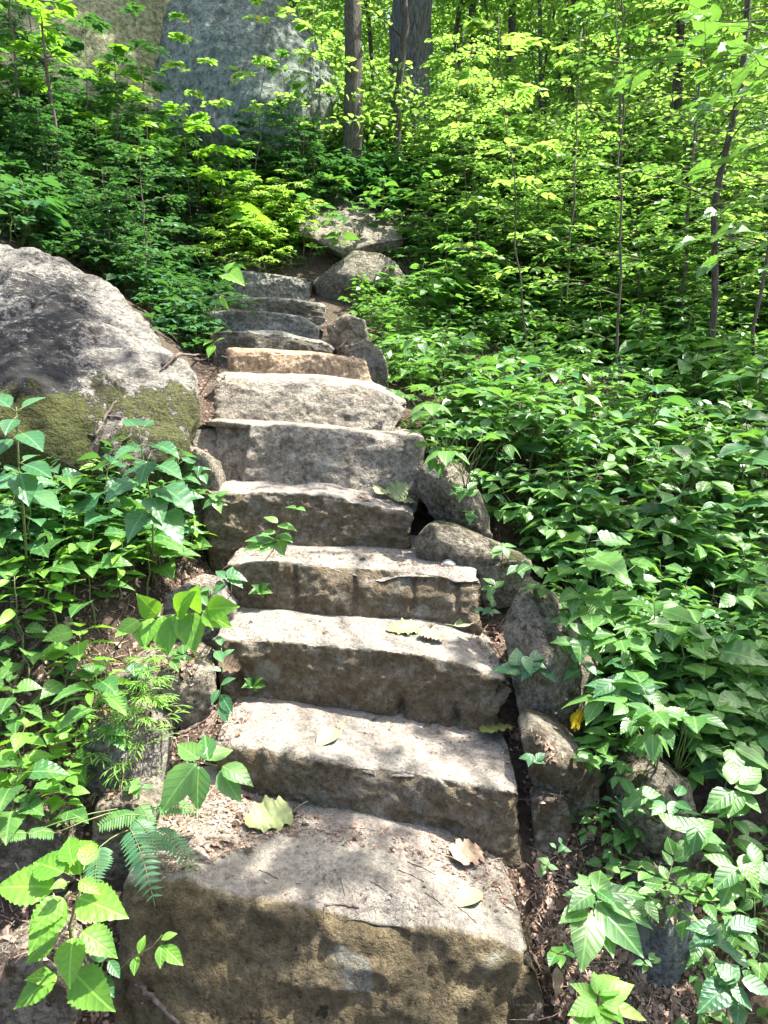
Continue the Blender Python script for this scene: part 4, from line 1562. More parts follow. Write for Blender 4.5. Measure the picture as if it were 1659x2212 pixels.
ZONES = [
    # region, count, spacing, kinds, scale, where
    ([(930, 700), (1300, 760), (1659, 880), (1659, 1250), (1180, 1240), (1060, 1110), (950, 1000), (880, 830)], 115, .12,
     ['opp0', 'opp1', 'tri0', 'tri1', 'five0', 'vine0', 'big0', 'opp2', 'tri2', 'vine1', 'five1'], (1.0, 1.5), 'on the slope right of the steps'),
    ([(1180, 1240), (1659, 1250), (1659, 1720), (1500, 1700), (1330, 1640), (1290, 1450)], 60, .11,
     ['tri0', 'opp2', 'tri1', 'five1', 'tri2', 'opp0', 'vine0', 'big0', 'heart0', 'opp1', 'five0', 'vine1'], (.7, 1.1), 'on the near right bank'),
    ([(1520, 1720), (1659, 1720), (1659, 2212), (1560, 2212)], 9, .12, ['tri0', 'big0', 'vine0', 'tri1', 'opp0'], (.6, .85), 'at the lower right edge'),
    ([(0, 1050), (380, 1090), (440, 1230), (330, 1290), (240, 1400), (0, 1420)], 36, .10, ['heart0', 'heart1', 'br0', 'opp0', 'opp1', 'lan0'], (.7, 1.0),
     'below the huge boulder'),
    ([(-60, 1090), (400, 1060), (430, 1240), (-60, 1330)], 26, .08, ['tall0', 'tall1', 'tall1', 'heart1', 'tall0', 'opp0'], (.5, .78), 'close against the foot of the huge boulder', True),
    ([(1150, 1640), (1250, 1700), (1420, 1720), (1500, 1900), (1460, 1960), (1300, 1800)], 7, .10, ['vine0', 'tri2', 'vine1', 'five0'], (.5, .8), 'among the rocks right of the second step'),
    ([(540, 540), (660, 545), (670, 590), (560, 585)], 9, .08, ['br0', 'opp0', 'five0'], (.9, 1.2), 'just above the topmost step'),
    ([(640, 440), (700, 410), (880, 440), (960, 520), (900, 620), (850, 560), (700, 560), (650, 520)], 16, .10, ['opp0', 'tri0', 'five0', 'opp1'], (1.2, 1.7), 'round the flat rocks above the steps'),
    ([(0, 1440), (230, 1450), (230, 1560), (180, 1800), (0, 1800)], 16, .11, ['br0', 'br1', 'heart1', 'lan0', 'opp1', 'br0'], (.6, .85), 'at the left edge of the lower steps'),
    ([(330, 520), (455, 560), (460, 640), (430, 760), (400, 640), (320, 590)], 12, .14, ['tri0', 'five1', 'tri1', 'vine0'], (.75, 1.0), 'between the huge boulder and the top steps'),
    ([(470, 430), (620, 440), (670, 560), (600, 580), (480, 540)], 40, .10, ['br0', 'lan0', 'br0', 'br0', 'br1'], (1.2, 1.7), 'in the sunlit clump above the steps'),
]
COUNT = 0
for poly, n, md, kinds, sc, where, *fl in ZONES:
    for h, nn in scatter_px(poly, n, md, ug, bool(fl)):
        k = kinds[int(ug.integers(len(kinds)))]
        put(k, (h.x, h.y, h.z - .01), ug.uniform(0, 6.28), ug.uniform(*sc), where)
        COUNT += 1
print('plants', COUNT)

# undergrowth nobody could count: baked masses
def mass(name, polys, protos_, label, seed, scale=1.0, matkey=None, spacing=.1):
    rg = np.random.default_rng(seed)
    A, S = [], []
    for poly, n, sc, *fl in polys:
        for h, nn in scatter_px(poly, n, spacing * (.6 if fl else 1), rg, bool(fl)):
            k = protos_[int(rg.integers(len(protos_)))]
            l, s = k
            sz = rg.uniform(*sc)
            ro = rg.uniform(0, 6.28)
            pl = place_raw(l, (h.x, h.y, h.z - .02), ro, sz)
            pl['r'] = np.clip(pl['r'] * .55 + rg.random() * .45, 0, .98)
            A.append(pl)
            if s is not None and h.y < 9:
                S.append(place_raw(s, (h.x, h.y, h.z - .02), ro, sz))
    o = raw_obj(name, join(A), M[matkey])
    tag(o, label, 'undergrowth', kind='stuff')
    if S:
        o2 = raw_obj('stems', join(S), M['stem'], o)
    return o


mg = np.random.default_rng(13)
MP = [pl_compound(mg, .26, 8, 3, .10, L_LOW, .2), pl_compound(mg, .22, 8, 5, .09, L_LOW, .2), pl_opposite(mg, .36, 6, .10, L_LOW), pl_opposite(mg, .42, 7, .085, L_LOW),
      pl_vine(mg, 6, .5, 9, .075, L_LOW), pl_compound(mg, .3, 9, 3, .12, L_LOW, .22)]
mass('bank_undergrowth', [([(-30, 230), (200, 260), (500, 320), (640, 340), (720, 420), (690, 460), (440, 440), (470, 580), (450, 700), (300, 560), (250, 560), (-30, 520)], 480, (.8, 1.4)),
                          ([(60, 490), (200, 520), (330, 560), (450, 640), (455, 760), (425, 785), (330, 680), (210, 595), (60, 540)], 330, (.55, 1.0), True),
                          ([(640, 330), (760, 340), (900, 330), (980, 420), (880, 480), (720, 430)], 200, (1, 1.5))],
     MP, 'shade darkened leafy undergrowth covering the shaded bank left of the top steps', 3, matkey='leaf_dark', spacing=.07)
mass('slope_undergrowth', [([(880, 430), (1100, 380), (1400, 420), (1659, 560), (1659, 960), (1300, 800), (900, 700)], 620, (.9, 1.7)),
                           ([(860, 660), (1659, 830), (1659, 1700), (1340, 1600), (1190, 1240), (930, 960)], 250, (.7, 1.2)),
                           ([(760, 640), (900, 640), (930, 740), (900, 860), (830, 800), (780, 700)], 80, (.6, .95))],
     MP, 'low leafy ground cover between the plants on the right slope', 4, matkey='leaf', spacing=.07)
# slopes beyond, coarser
rg = np.random.default_rng(15)
A = []
bush = [join([crown_leaves(rg, rg.normal(size=(14, 3)) * [.38, .38, .28] + [0, 0, .4], 44, .075, L_SIMPLE, .5, .32)]) for _ in range(3)]
for k in range(760):
    D = 10.5 + 24 * rg.random() ** 1.3
    x = rg.uniform(-.62, .66) * D
    if x < -.1 * D and D < 16:
        continue
    z = float(terrain(np.array([x]), np.array([D]))[0])
    A.append(place_raw(bush[k % 3], (x, D, z - .1), rg.uniform(0, 6.28), rg.uniform(.8, 1.5)))
tag(raw_obj('far_undergrowth', join(A), M['leaf_far']), 'bright brushy undergrowth covering the slope under the background trees', 'undergrowth', kind='stuff')

# ------------------------------------------------------------------ plants that stand out in the foreground
fg = np.random.default_rng(99)


def leafset(name, foot, leaves, lm, label, cat='plant', sm='stem', stem_r=.003, group=None):
    """a plant whose leaves are given one by one: (base xyz, tip xyz, template, normal)"""
    foot = np.asarray(foot, float)
    e = empty(name, tuple(foot))
    A, S = [], []
    for b, t, tpl, nrm_, node in leaves:
        b, t = np.asarray(b, float), np.asarray(t, float)
        d = t - b
        A.append(inst(tpl, frames(d[None], np.asarray(nrm_, float)[None], [np.linalg.norm(d)]), [b - foot], np.array([fg.random()])))
        if node is not None:
            S.append(tube(curve(np.asarray(node) - foot, b - foot, .03, 0, 4, fg), (.0016, .0012), 4))
    raw_obj('foliage', join(A), M[lm], e)
    return e, S


def px_plant(name, footpx, nodes, leaves, lm, label, D0, sm='stem', r=.003, n_up=(0, -.35, 1), cat='plant', shrink=1.0):
    """nodes: (px,py,D) along the main stem; leaves: (base px,py,D, tip px,py,D, template)"""
    foot = on_ground(*footpx)[0] if len(footpx) == 2 else P(*footpx)
    L = []
    for q in leaves:
        b, t, tpl = P(*q[0]), P(*q[1]), q[2]
        b = t + (b - t) * shrink
        if shrink < 1 and len(q) < 5:
            q = tuple(q[:3]) + ((q[3] if len(q) > 3 else n_up), q[0])
        nu = q[3] if len(q) > 3 else n_up
        node = P(*q[4]) if len(q) > 4 else None
        L.append((b, t, tpl, norm(np.asarray(nu, float) + fg.normal(size=3) * .08), node))
    e, S = leafset(name, foot, L, lm, label)
    st = [np.zeros(3)] + [P(*q) - foot for q in nodes]
    S.append(tube(np.array(st), (r, r * .5), 6))
    raw_obj('stem', join(S), M[sm], e)
    tag(e, label, cat)
    return e


# big bright nettle-like plant, lower left
c = (190, 1905, 1.42)
px_plant('bright_nettle_plant', (150, 2150), [(160, 2080, 1.45), (150, 2000, 1.44), (180, 1905, 1.42)],
         [((175, 1905, 1.42), (165, 1795, 1.55), L_OVS, (.2, -.9, .6)), ((150, 1930, 1.42), (62, 2010, 1.34), L_OVS, (0, -.7, .8)),
          ((150, 1925, 1.42), (55, 2055, 1.32), L_OVS, (0, -.8, .7)), ((155, 1935, 1.41), (268, 1970, 1.36), L_OVS, (.1, -.7, .9)),
          ((140, 1920, 1.43), (-20, 1905, 1.42), L_OVS, (-.1, -.6, 1)), ((180, 1880, 1.43), (200, 1810, 1.5), L_OVS, (.3, -.8, .7)),
          ((150, 1890, 1.42), (62, 1850, 1.47), L_OVS, (-.1, -.5, 1)), ((160, 1870, 1.43), (140, 1800, 1.5), L_OVS, (0, -.9, .6)),
          ((160, 2010, 1.42), (145, 2130, 1.33), L_OVS, (.1, -.9, .6)), ((165, 2005, 1.43), (255, 2060, 1.4), L_OVS, (.2, -.5, 1)),
          ((140, 2010, 1.44), (40, 2075, 1.42), L_OVS, (-.1, -.6, 1)), ((150, 2090, 1.43), (235, 2180, 1.35), L_OVS, (.1, -.9, .6)),
          ((140, 2100, 1.43), (20, 2170, 1.38), L_OVS, (-.1, -.6, .9)), ((120, 2110, 1.44), (60, 2110, 1.40), L_OVS, (-.1, -.6, .9)),
          ((165, 1900, 1.41), (215, 1925, 1.39), L_OVS, (.1, -.5, 1)), ((150, 1905, 1.41), (110, 1915, 1.38), L_OVS, (-.1, -.5, 1))],
         'leaf_bright', 'large light green serrated leaved plant in the lower left corner', 1.42, r=.005, shrink=.86)
# leaf trio reaching over the second step
px_plant('broad_leaved_shoot', (330, 1800), [(360, 1700, 1.95), (420, 1640, 1.93), (470, 1655, 1.92)],
         [((425, 1650, 1.9), (338, 1752, 1.82), L_OV, (-.2, -.7, .8)), ((430, 1655, 1.9), (425, 1752, 1.83), L_OV, (0, -.8, .7)),
          ((440, 1640, 1.92), (505, 1612, 1.98), L_OV, (.1, -.6, 1)), ((480, 1655, 1.9), (548, 1690, 1.86), L_OV, (.2, -.6, .9)),
          ((475, 1665, 1.9), (520, 1730, 1.84), L_OV, (.2, -.8, .7)), ((430, 1640, 1.92), (380, 1600, 1.97), L_OV, (-.1, -.6, 1)),
          ((450, 1640, 1.92), (440, 1580, 2.0), L_OV, (0, -.7, .8))], 'leaf', 'shoot with broad drooping green leaves reaching over the left end of the second step', 1.9, r=.004)
# small sprig before the lowest step
px_plant('small_vine_sprig', (235, 2120), [(280, 2075, 1.42), (330, 2045, 1.4), (350, 2020, 1.4)],
         [((350, 2040, 1.4), (345, 2090, 1.36), L_ELL, (.1, -.8, .6)), ((352, 2042, 1.4), (394, 2084, 1.37), L_ELL, (.2, -.8, .6)),
          ((348, 2030, 1.4), (382, 2014, 1.41), L_ELL), ((300, 2060, 1.42), (312, 2020, 1.44), L_ELL), ((296, 2066, 1.42), (288, 2104, 1.38), L_ELL, (0, -.8, .6))],
         'leaf_bright', 'small vine sprig with pointed leaves against the left of the lowest step', 1.4, r=.002)
px_plant('small_vine_sprig', (190, 2160), [(215, 2110, 1.45), (225, 2060, 1.45)],
         [((230, 2070, 1.45), (186, 2040, 1.42), L_ELL), ((235, 2075, 1.45), (258, 2110, 1.42), L_ELL), ((225, 2100, 1.44), (195, 2128, 1.4), L_ELL),
          ((228, 2050, 1.46), (240, 2005, 1.5), L_LAN), ((215, 2110, 1.44), (245, 2150, 1.4), L_ELL), ((215, 2020, 1.46), (160, 2030, 1.45), L_LAN),
          ((210, 2000, 1.47), (200, 1950, 1.5), L_LAN)],
         'leaf_cool', 'vine with dull pointed leaves between the nettle and the lowest step', 1.45, r=.002)


L_PIN = leaf_tpl(ovate(.17, .3), .15, .15, 0, 6, .0)


def frond(p0, p1, w, n=14, sag=.12):
    st = curve(p0, p1, sag, 0, 12, fg)
    tt = np.linspace(0, 1, 12)
    P_, D_, Z_ = [], [], []
    ax = norm(p1 - p0)
    side = norm(np.cross(ax, UP + [0, -.4, 0]))
    for k in range(n):
        t = .10 + .88 * k / n
        p = np.array([np.interp(t, tt, st[:, i]) for i in range(3)])
        for sd in (-1, 1):
            P_.append(p); D_.append(side * sd + ax * .35 + UP * -.1)
            Z_.append(w * .8 * (.35 + .75 * math.sin(3.14 * min(1, t * .75 + .22))) * fg.uniform(.9, 1.08))
    m = len(P_)
    upv = norm(np.tile([0, -.35, 1.], (m, 1)) + fg.normal(size=(m, 3)) * .12)
    return inst(L_PIN, frames(np.array(D_), upv, Z_), P_, np.full(m, fg.random())), tube(st, (.0018, .0008), 4)


def fern_px(foot, fronds, lm, label):
    f0 = np.asarray(on_ground(*foot)[0], float)
    A, S = [], []
    for (a, b, w) in fronds:
        l, s = frond(P(*a) - f0, P(*b) - f0, w)
        A.append(l); S.append(s)
        S.append(tube(curve(np.zeros(3), P(*a) - f0, .05, 0, 5, fg), (.002, .0018), 4))
    e = empty('fern', tuple(f0))
    raw_obj('fronds', join(A), M[lm], e)
    raw_obj('stem', join(S), M['stem'], e)
    tag(e, label, 'fern')


fern_px((300, 1790), [((215, 1830, 1.75), (205, 1912, 1.62), .045), ((280, 1790, 1.8), (335, 1958, 1.58), .05), ((330, 1790, 1.85), (425, 1890, 1.72), .042),
                      ((290, 1770, 1.85), (345, 1850, 1.74), .035)], 'leaf_cool', 'blue green fern drooping over the left corner of the lowest step')
fern_px((330, 1740), [((300, 1760, 1.9), (210, 1790, 1.85), .04), ((330, 1745, 1.95), (430, 1760, 1.95), .035), ((300, 1740, 1.95), (330, 1800, 1.85), .035),
                      ((60, 1800, 1.85), (0, 1815, 1.8), .03), ((120, 1800, 1.85), (60, 1805, 1.8), .03)], 'leaf', 'green fern behind the blue green one at the left of the steps')

# fine grass like herb at the left
for q, (x, y) in enumerate([(300, 1560), (230, 1700), (300, 1640)]):
    add_plant('narrow_leaved_herb', pl_sapling(fg, .24, 16, .032, L_NAR, .003, .12, 8, .05, .1, 1), on_ground(x, y)[0], M['leaf_bright'], M['stem'],
              ['feathery fine leaved herb hanging by the rounded mossy rock', 'feathery fine leaved herb at the pale block of rock', 'feathery herb behind the leaf trio'][q], 'plant')
# drooping lanceolate shoot over the rounded rock
px_plant('drooping_shoot', (250, 1400), [(300, 1340, 2.5), (360, 1330, 2.4), (440, 1320, 2.35)],
         [((x, y, 2.38), (x + dx, y + dy, 2.3), L_OV, (.0, -.9, .5)) for x, y, dx, dy in
          [(330, 1335, -20, 60), (350, 1330, 8, 85), (375, 1328, -15, 78), (395, 1325, 22, 80), (415, 1322, 4, 85), (440, 1320, 55, 30), (445, 1318, 60, -10), (380, 1325, 30, -45),
           (340, 1330, -40, -40), (420, 1320, 0, -50), (300, 1340, -50, 30), (310, 1340, 0, 60)]],
         'leaf_bright', 'shoot with drooping serrated leaves over the rounded mossy rock', 2.4, r=.003)
# big heart leaves by the boulder
px_plant('heart_leaved_herb', (330, 1250), [(330, 1100, 2.6), (310, 1000, 2.55), (300, 930, 2.5)],
         [((310, 960, 2.5), (240, 985, 2.4), L_HEART), ((315, 955, 2.5), (388, 975, 2.42), L_HEART), ((300, 930, 2.5), (270, 895, 2.58), L_HEART), ((305, 930, 2.5), (330, 900, 2.58), L_HEART),
          ((320, 1030, 2.55), (220, 1070, 2.4), L_HEART), ((325, 1040, 2.55), (420, 1090, 2.42), L_HEART), ((325, 1000, 2.55), (392, 1020, 2.45), L_HEART),
          ((320, 1010, 2.52), (262, 1020, 2.45), L_HEART), ((330, 1090, 2.5), (395, 1160, 2.36), L_HEART), ((325, 1090, 2.5), (270, 1160, 2.36), L_HEART),
          ((325, 1060, 2.5), (350, 1120, 2.38), L_HEART), ((325, 980, 2.5), (300, 1040, 2.4), L_HEART)],
         'leaf_cool', 'tall herb with big heart shaped leaves in front of the huge boulder', 2.5, r=.004, shrink=.72, n_up=(0, -.15, 1))
px_plant('heart_leaved_herb', (60, 1250), [(50, 1100, 2.2), (40, 1000, 2.15), (35, 880, 2.1)],
         [((35, 890, 2.1), (95, 850, 2.15), L_OV), ((35, 890, 2.1), (-30, 840, 2.15), L_OV), ((38, 930, 2.1), (90, 960, 2.0), L_OV), ((35, 900, 2.1), (10, 930, 2.0), L_OV),
          ((38, 940, 2.1), (-20, 985, 2.02), L_OV), ((40, 1000, 2.12), (110, 1020, 2.05), L_OV), ((40, 1010, 2.12), (60, 1080, 2.0), L_OV), ((42, 1020, 2.12), (-30, 1050, 2.02), L_OV),
          ((45, 1060, 2.12), (130, 1090, 2.05), L_OV), ((45, 1000, 2.12), (85, 975, 2.2), L_OV)],
         'leaf_cool', 'tall herb with pointed leaves at the left edge before the boulder', 2.1, r=.004, shrink=.8)
# seedlings on the steps
px_plant('seedling', (470, 790), [(460, 740, 4.0), (465, 660, 4.1), (482, 600, 4.1), (490, 585, 4.1)],
         [((490, 590, 4.1), (525, 605, 4.0), L_HEART, (.3, -1, .3)), ((488, 588, 4.1), (505, 560, 4.15), L_OV), ((475, 640, 4.1), (490, 665, 4.05), L_LAN, (0, -1, .2)),
          ((462, 720, 4.0), (482, 703, 4.0), L_OV), ((460, 725, 4.0), (436, 716, 4.0), L_OV), ((460, 735, 4.0), (438, 742, 3.95), L_OV), ((462, 745, 3.98), (448, 768, 3.92), L_OV),
          ((464, 740, 4.0), (484, 726, 3.98), L_OV)],
         'leaf_bright', 'tall spindly seedling with a pale top leaf growing between boulder and steps', 4.0, r=.004)
px_plant('seedling', (590, 1190), [(600, 1150, 3.0), (625, 1110, 2.98), (640, 1098, 2.98)],
         [((640, 1098, 2.98), (615, 1092, 3.0), L_OV), ((640, 1098, 2.98), (660, 1100, 2.95), L_OV), ((600, 1130, 2.98), (570, 1112, 3.0), L_OV), ((600, 1135, 2.98), (640, 1140, 2.94), L_OV),
          ((598, 1150, 2.98), (560, 1152, 2.94), L_OV), ((600, 1155, 2.98), (632, 1165, 2.92), L_OV), ((595, 1165, 2.98), (555, 1172, 2.93), L_OV), ((595, 1165, 2.98), (560, 1190, 2.9), L_OV, (0, -.8, .6)),
          ((600, 1165, 2.98), (612, 1198, 2.9), L_OV, (0, -.8, .6)), ((592, 1170, 2.98), (530, 1160, 2.96), L_OV), ((592, 1172, 2.98), (522, 1182, 2.93), L_OV)],
         'leaf', 'seedling with pointed leaves growing at the foot of the fifth step', 3.0, r=.003)
for (x, y, w, lab) in [(547, 1478, .05, 'tiny round leaved seedling against the front of the third step'), (562, 1275, .035, 'tiny pale seedling against the front of the fourth step')]:
    h, nn = on_ground(x, y)
    nodes = [(x, y - 6, h[1] - .03)]
    px_plant('seedling', (x, y + 12), nodes, [((x, y, h[1] - .03), (x + dx, y + dy, h[1] - .06), L_HEART, (0, -.7, .7)) for dx, dy in ((-24, 4), (24, 2), (14, -16), (-14, -12), (6, 14))],
             'leaf', lab, h[1], r=.0012)
# sprig on the left side of the third step front
px_plant('small_vine_sprig', (470, 1560), [(475, 1500, 2.3), (482, 1440, 2.35), (478, 1400, 2.4)],
         [((478, 1480, 2.3), (506, 1462, 2.3), L_ELL), ((474, 1490, 2.3), (455, 1520, 2.26), L_ELL), ((478, 1500, 2.3), (500, 1540, 2.25), L_ELL, (0, -.8, .6)),
          ((476, 1520, 2.28), (490, 1560, 2.24), L_ELL, (0, -.8, .6)), ((480, 1430, 2.35), (465, 1400, 2.4), L_ELL), ((480, 1420, 2.38), (505, 1400, 2.4), L_ELL),
          ((478, 1450, 2.33), (455, 1440, 2.33), L_ELL), ((478, 1395, 2.4), (470, 1370, 2.44), L_ELL)],
         'leaf_cool', 'dull green sprig hanging over the left corner of the third step', 2.3, r=.002)

# right foreground: pointed-leaf plant
px_plant('pointed_leaf_plant', (1290, 2010), [(1285, 1960, 1.62), (1280, 1925, 1.6), (1275, 1900, 1.6)],
         [((1285, 1940, 1.6), (1218, 1925, 1.6), L_OV), ((1285, 1935, 1.6), (1250, 1880, 1.66), L_OV), ((1290, 1930, 1.6), (1300, 1870, 1.68), L_OV),
          ((1290, 1940, 1.6), (1345, 1905, 1.64), L_OV), ((1300, 1945, 1.58), (1412, 1985, 1.52), L_LAN), ((1290, 1950, 1.58), (1392, 2060, 1.47), L_OV, (.1, -.7, .8)),
          ((1285, 1960, 1.58), (1330, 2060, 1.48), L_OV, (.1, -.7, .8)), ((1270, 1970, 1.56), (1262, 2090, 1.44), L_OV, (0, -.8, .7)), ((1265, 1965, 1.56), (1210, 1985, 1.52), L_OV),
          ((1280, 1915, 1.6), (1240, 1900, 1.6), L_OV), ((1300, 1930, 1.6), (1400, 1925, 1.6), L_LAN), ((1395, 1950, 1.56), (1425, 1990, 1.52), L_OV),
          ((1280, 1930, 1.58), (1230, 1960, 1.53), L_OV), ((1290, 1925, 1.6), (1330, 1950, 1.55), L_OV)],
         'leaf', 'plant with long pointed leaves on the bare soil at the lower right', 1.6, r=.003)
px_plant('pointed_leaf_plant', (1290, 2230), [(1290, 2180, 1.42), (1295, 2140, 1.4)],
         [((1290, 2160, 1.4), (1235, 2120, 1.42), L_OV), ((1292, 2150, 1.4), (1285, 2095, 1.44), L_OV), ((1295, 2160, 1.4), (1370, 2120, 1.42), L_OV), ((1295, 2170, 1.4), (1345, 2200, 1.34), L_OV),
          ((1290, 2170, 1.38), (1230, 2185, 1.35), L_OV), ((1295, 2150, 1.4), (1340, 2100, 1.46), L_OV), ((1300, 2170, 1.38), (1400, 2190, 1.36), L_LAN), ((1285, 2180, 1.38), (1240, 2230, 1.32), L_OV),
          ((1300, 2180, 1.38), (1310, 2235, 1.32), L_OV, (0, -.8, .7))],
         'leaf_bright', 'light green pointed leaved plant at the bottom edge right of the steps', 1.4, r=.003)
# sprigs along the right side
for i, (x, y, D, w, lab) in enumerate([
        (1140, 1430, 2.4, 58, 'vine sprig with broad leaves before the upright pointed rock'), (1250, 1400, 2.35, 62, 'vine with broad leaves over the foot of the pointed rock'),
        (1060, 1270, 2.72, 34, 'three leaved sprig right of the fourth step'), (1055, 1315, 2.7, 26, 'small sprig between the fourth step and the pointed rock'),
        (950, 990, 3.2, 36, 'cluster of rounded leaves over the tan rock'), (1000, 1060, 3.1, 34, 'trailing leaves lying on the tan rock'),
        (1150, 1640, 2.05, 34, 'little climbing sprig on the brownish wedge of rock'), (1370, 1720, 1.95, 55, 'sprig of pointed leaves hanging over the mossy grey rock'),
        (1180, 1870, 1.85, 26, 'tiny round leaved sprig on the soil beside the lowest tread'), (1215, 1830, 1.9, 22, 'tiny bright sprig on the soil right of the second step'),
        (1400, 2080, 1.6, 26, 'small five leaved sprig before the blue grey rock'), (1490, 1790, 1.75, 80, 'large pale leaves hanging out from the right bank'),
        (1570, 2130, 1.45, 80, 'large serrated leaves at the lower right corner'), (1610, 1880, 1.55, 80, 'large leaves at the right edge above the corner'),
        (1600, 1700, 1.7, 75, 'broad leaves crowding the right edge'), (1320, 1480, 2.2, 60, 'broad ribbed leaves hanging from the near right bank'),
        (1430, 1560, 2.05, 65, 'overlapping broad leaves low on the right bank'), (1250, 1290, 2.5, 45, 'leaves lying on the top of the upright pointed rock'),
        (1560, 2010, 1.55, 70, 'drooping leaves in the shade at the right edge'), (900, 740, 3.9, 34, 'bright leaves sticking out beside the orange brown step'),
        (470, 1080, 2.8, 36, 'blue green leaves over the left end of the fifth step'), (500, 1250, 2.6, 40, 'leafy runner left of the fourth step'),
        (470, 1330, 2.45, 40, 'leafy runner left of the third step'),
        (1085, 1185, 9, 30, 'small leaves creeping over the long mossy rock'), (1130, 1225, 9, 30, 'leaves at the outer end of the long mossy rock'),
        (1015, 1110, 9, 28, 'leaves over the foot of the tan rock'), (1225, 1340, 9, 36, 'sprig on the right shoulder of the upright pointed rock'),
        (1255, 1440, 9, 40, 'broad sprig low on the right of the upright pointed rock'), (1260, 1640, 9, 32, 'sprig on the outer end of the brownish wedge'),
        (1350, 1800, 9, 34, 'sprig at the left of the mossy grey rock'), (1450, 1730, 9, 40, 'sprig on top of the mossy grey rock'),
        (1400, 1960, 9, 34, 'sprig at the tip of the blue grey rock'), (1200, 2060, 9, 30, 'sprig at the right end of the lowest step front'),
        (425, 1140, 9, 32, 'pale leaves left of the fifth step'), (435, 1290, 9, 30, 'sprig on the flat stone left of the fourth step'),
        (385, 1420, 9, 34, 'sprig on the mossy top of the rounded dark rock'), (300, 1450, 9, 34, 'sprig at the left of the rounded dark rock'),
        (240, 1590, 9, 34, 'sprig on the pale block of rock'), (300, 1700, 9, 30, 'sprig at the foot of the pale block of rock'),
        (425, 1010, 9, 28, 'sprig between the huge boulder and the sixth step'), (150, 1760, 9, 34, 'bright sprig above the lichen spotted rock'),
        (60, 1740, 9, 36, 'bright sprig at the left edge above the fern')]):
    n = 5 if w < 50 else 7
    lv = []
    for q in range(n):
        a = q / n * 6.28 + fg.normal() * .35
        dx, dy = math.cos(a) * w, math.sin(a) * w * .75
        node = (x + fg.normal() * w * .25, y + fg.normal() * w * .2, D)
        lv.append((node, (node[0] + dx, node[1] + dy, D - dy * .0012 * D * .5), (L_OV, L_HEART, L_ELL, L_OV)[(i + q // 3) % 4]))
    h, _n = on_ground(min(x, 1655), min(y + w * .8, 2205))
    fpx = to_px(h)
    if h[1] < D + .05:
        D2 = h[1] - .04
        lv = [((a[0], a[1], D2), (b[0], b[1], D2 + np.clip(b[2] - D, -.05, .05)), t) for a, b, t in lv]
    else:
        D2 = D
    px_plant('leafy_sprig', (float(fpx[0]), float(min(fpx[1] + 1, 2300))), [(x, y + w * .3, D2 + .02), (x, y, D2)], lv, ['leaf_cool', 'leaf', 'leaf'][i % 3], lab, D, r=.0022)

# ------------------------------------------------------------------ litter, twigs, fallen leaves
lr = np.random.default_rng(31)


def rest(p, n, lift=.004):
    return np.asarray(p, float) + np.asarray(n, float) * lift


LT1 = raw([(-.3, 0, .0), (.3, 0, .05), (.35, .5, .2), (-.35, .5, .15), (0, 1, .05)], [(0, 1, 2), (0, 2, 3), (3, 2, 4)])
LT2 = raw([(-.06, 0, 0), (.06, 0, .02), (.07, 1, .03), (-.05, 1, 0), (0, .5, .09)], [(0, 1, 4), (1, 2, 4), (2, 3, 4), (3, 0, 4)])
LT4 = raw([(-.012, 0, 0), (.012, 0, .01), (.04, .5, .10), (.015, .5, .11), (.0, 1, .02)], [(0, 1, 2), (0, 2, 3), (3, 2, 4)])
LT3 = leaf_tpl(ovate(.3, .45), .5, .35, .2, 6, .3, .3)


def litter(polys, seed):
    rg = np.random.default_rng(seed)
    out = []
    for poly, n, s0 in polys:
        poly = np.array(poly, float)
        lo, hi = poly.min(0), poly.max(0)
        n = int(n * 1.7)
        q = rg.uniform(lo, hi, (n * 3, 2))
        q = q[inside(poly, q[:, 0], q[:, 1])][:n]
        P_, N_ = [], []
        for a in q:
            h, nn = ray_px(a[0], a[1])
            if h is None or nn.z < .55:
                continue
            P_.append(rest(h[:], nn[:], .003)); N_.append(nn[:])
        if not P_:
            continue
        P_, N_ = np.array(P_), np.array(N_)
        k = len(P_)
        pick = rg.random(k)
        for tpl, a, b, sm in ((LT1, 0, .38, .7), (LT2, .38, .74, 1.1), (LT4, .74, .95, 3.2), (LT3, .95, 1.01, 1.7)):
            m = (pick >= a) & (pick < b)
            c = int(m.sum())
            if c:
                d = np.cross(N_[m], rg.normal(size=(c, 3)))
                out.append(inst(tpl, frames(d, norm(N_[m] + rg.normal(size=(c, 3)) * .3), s0 * sm * .62 * np.minimum(rg.lognormal(0, .5, c), 2.0)), P_[m], rg.random(c)))
    return join(out)


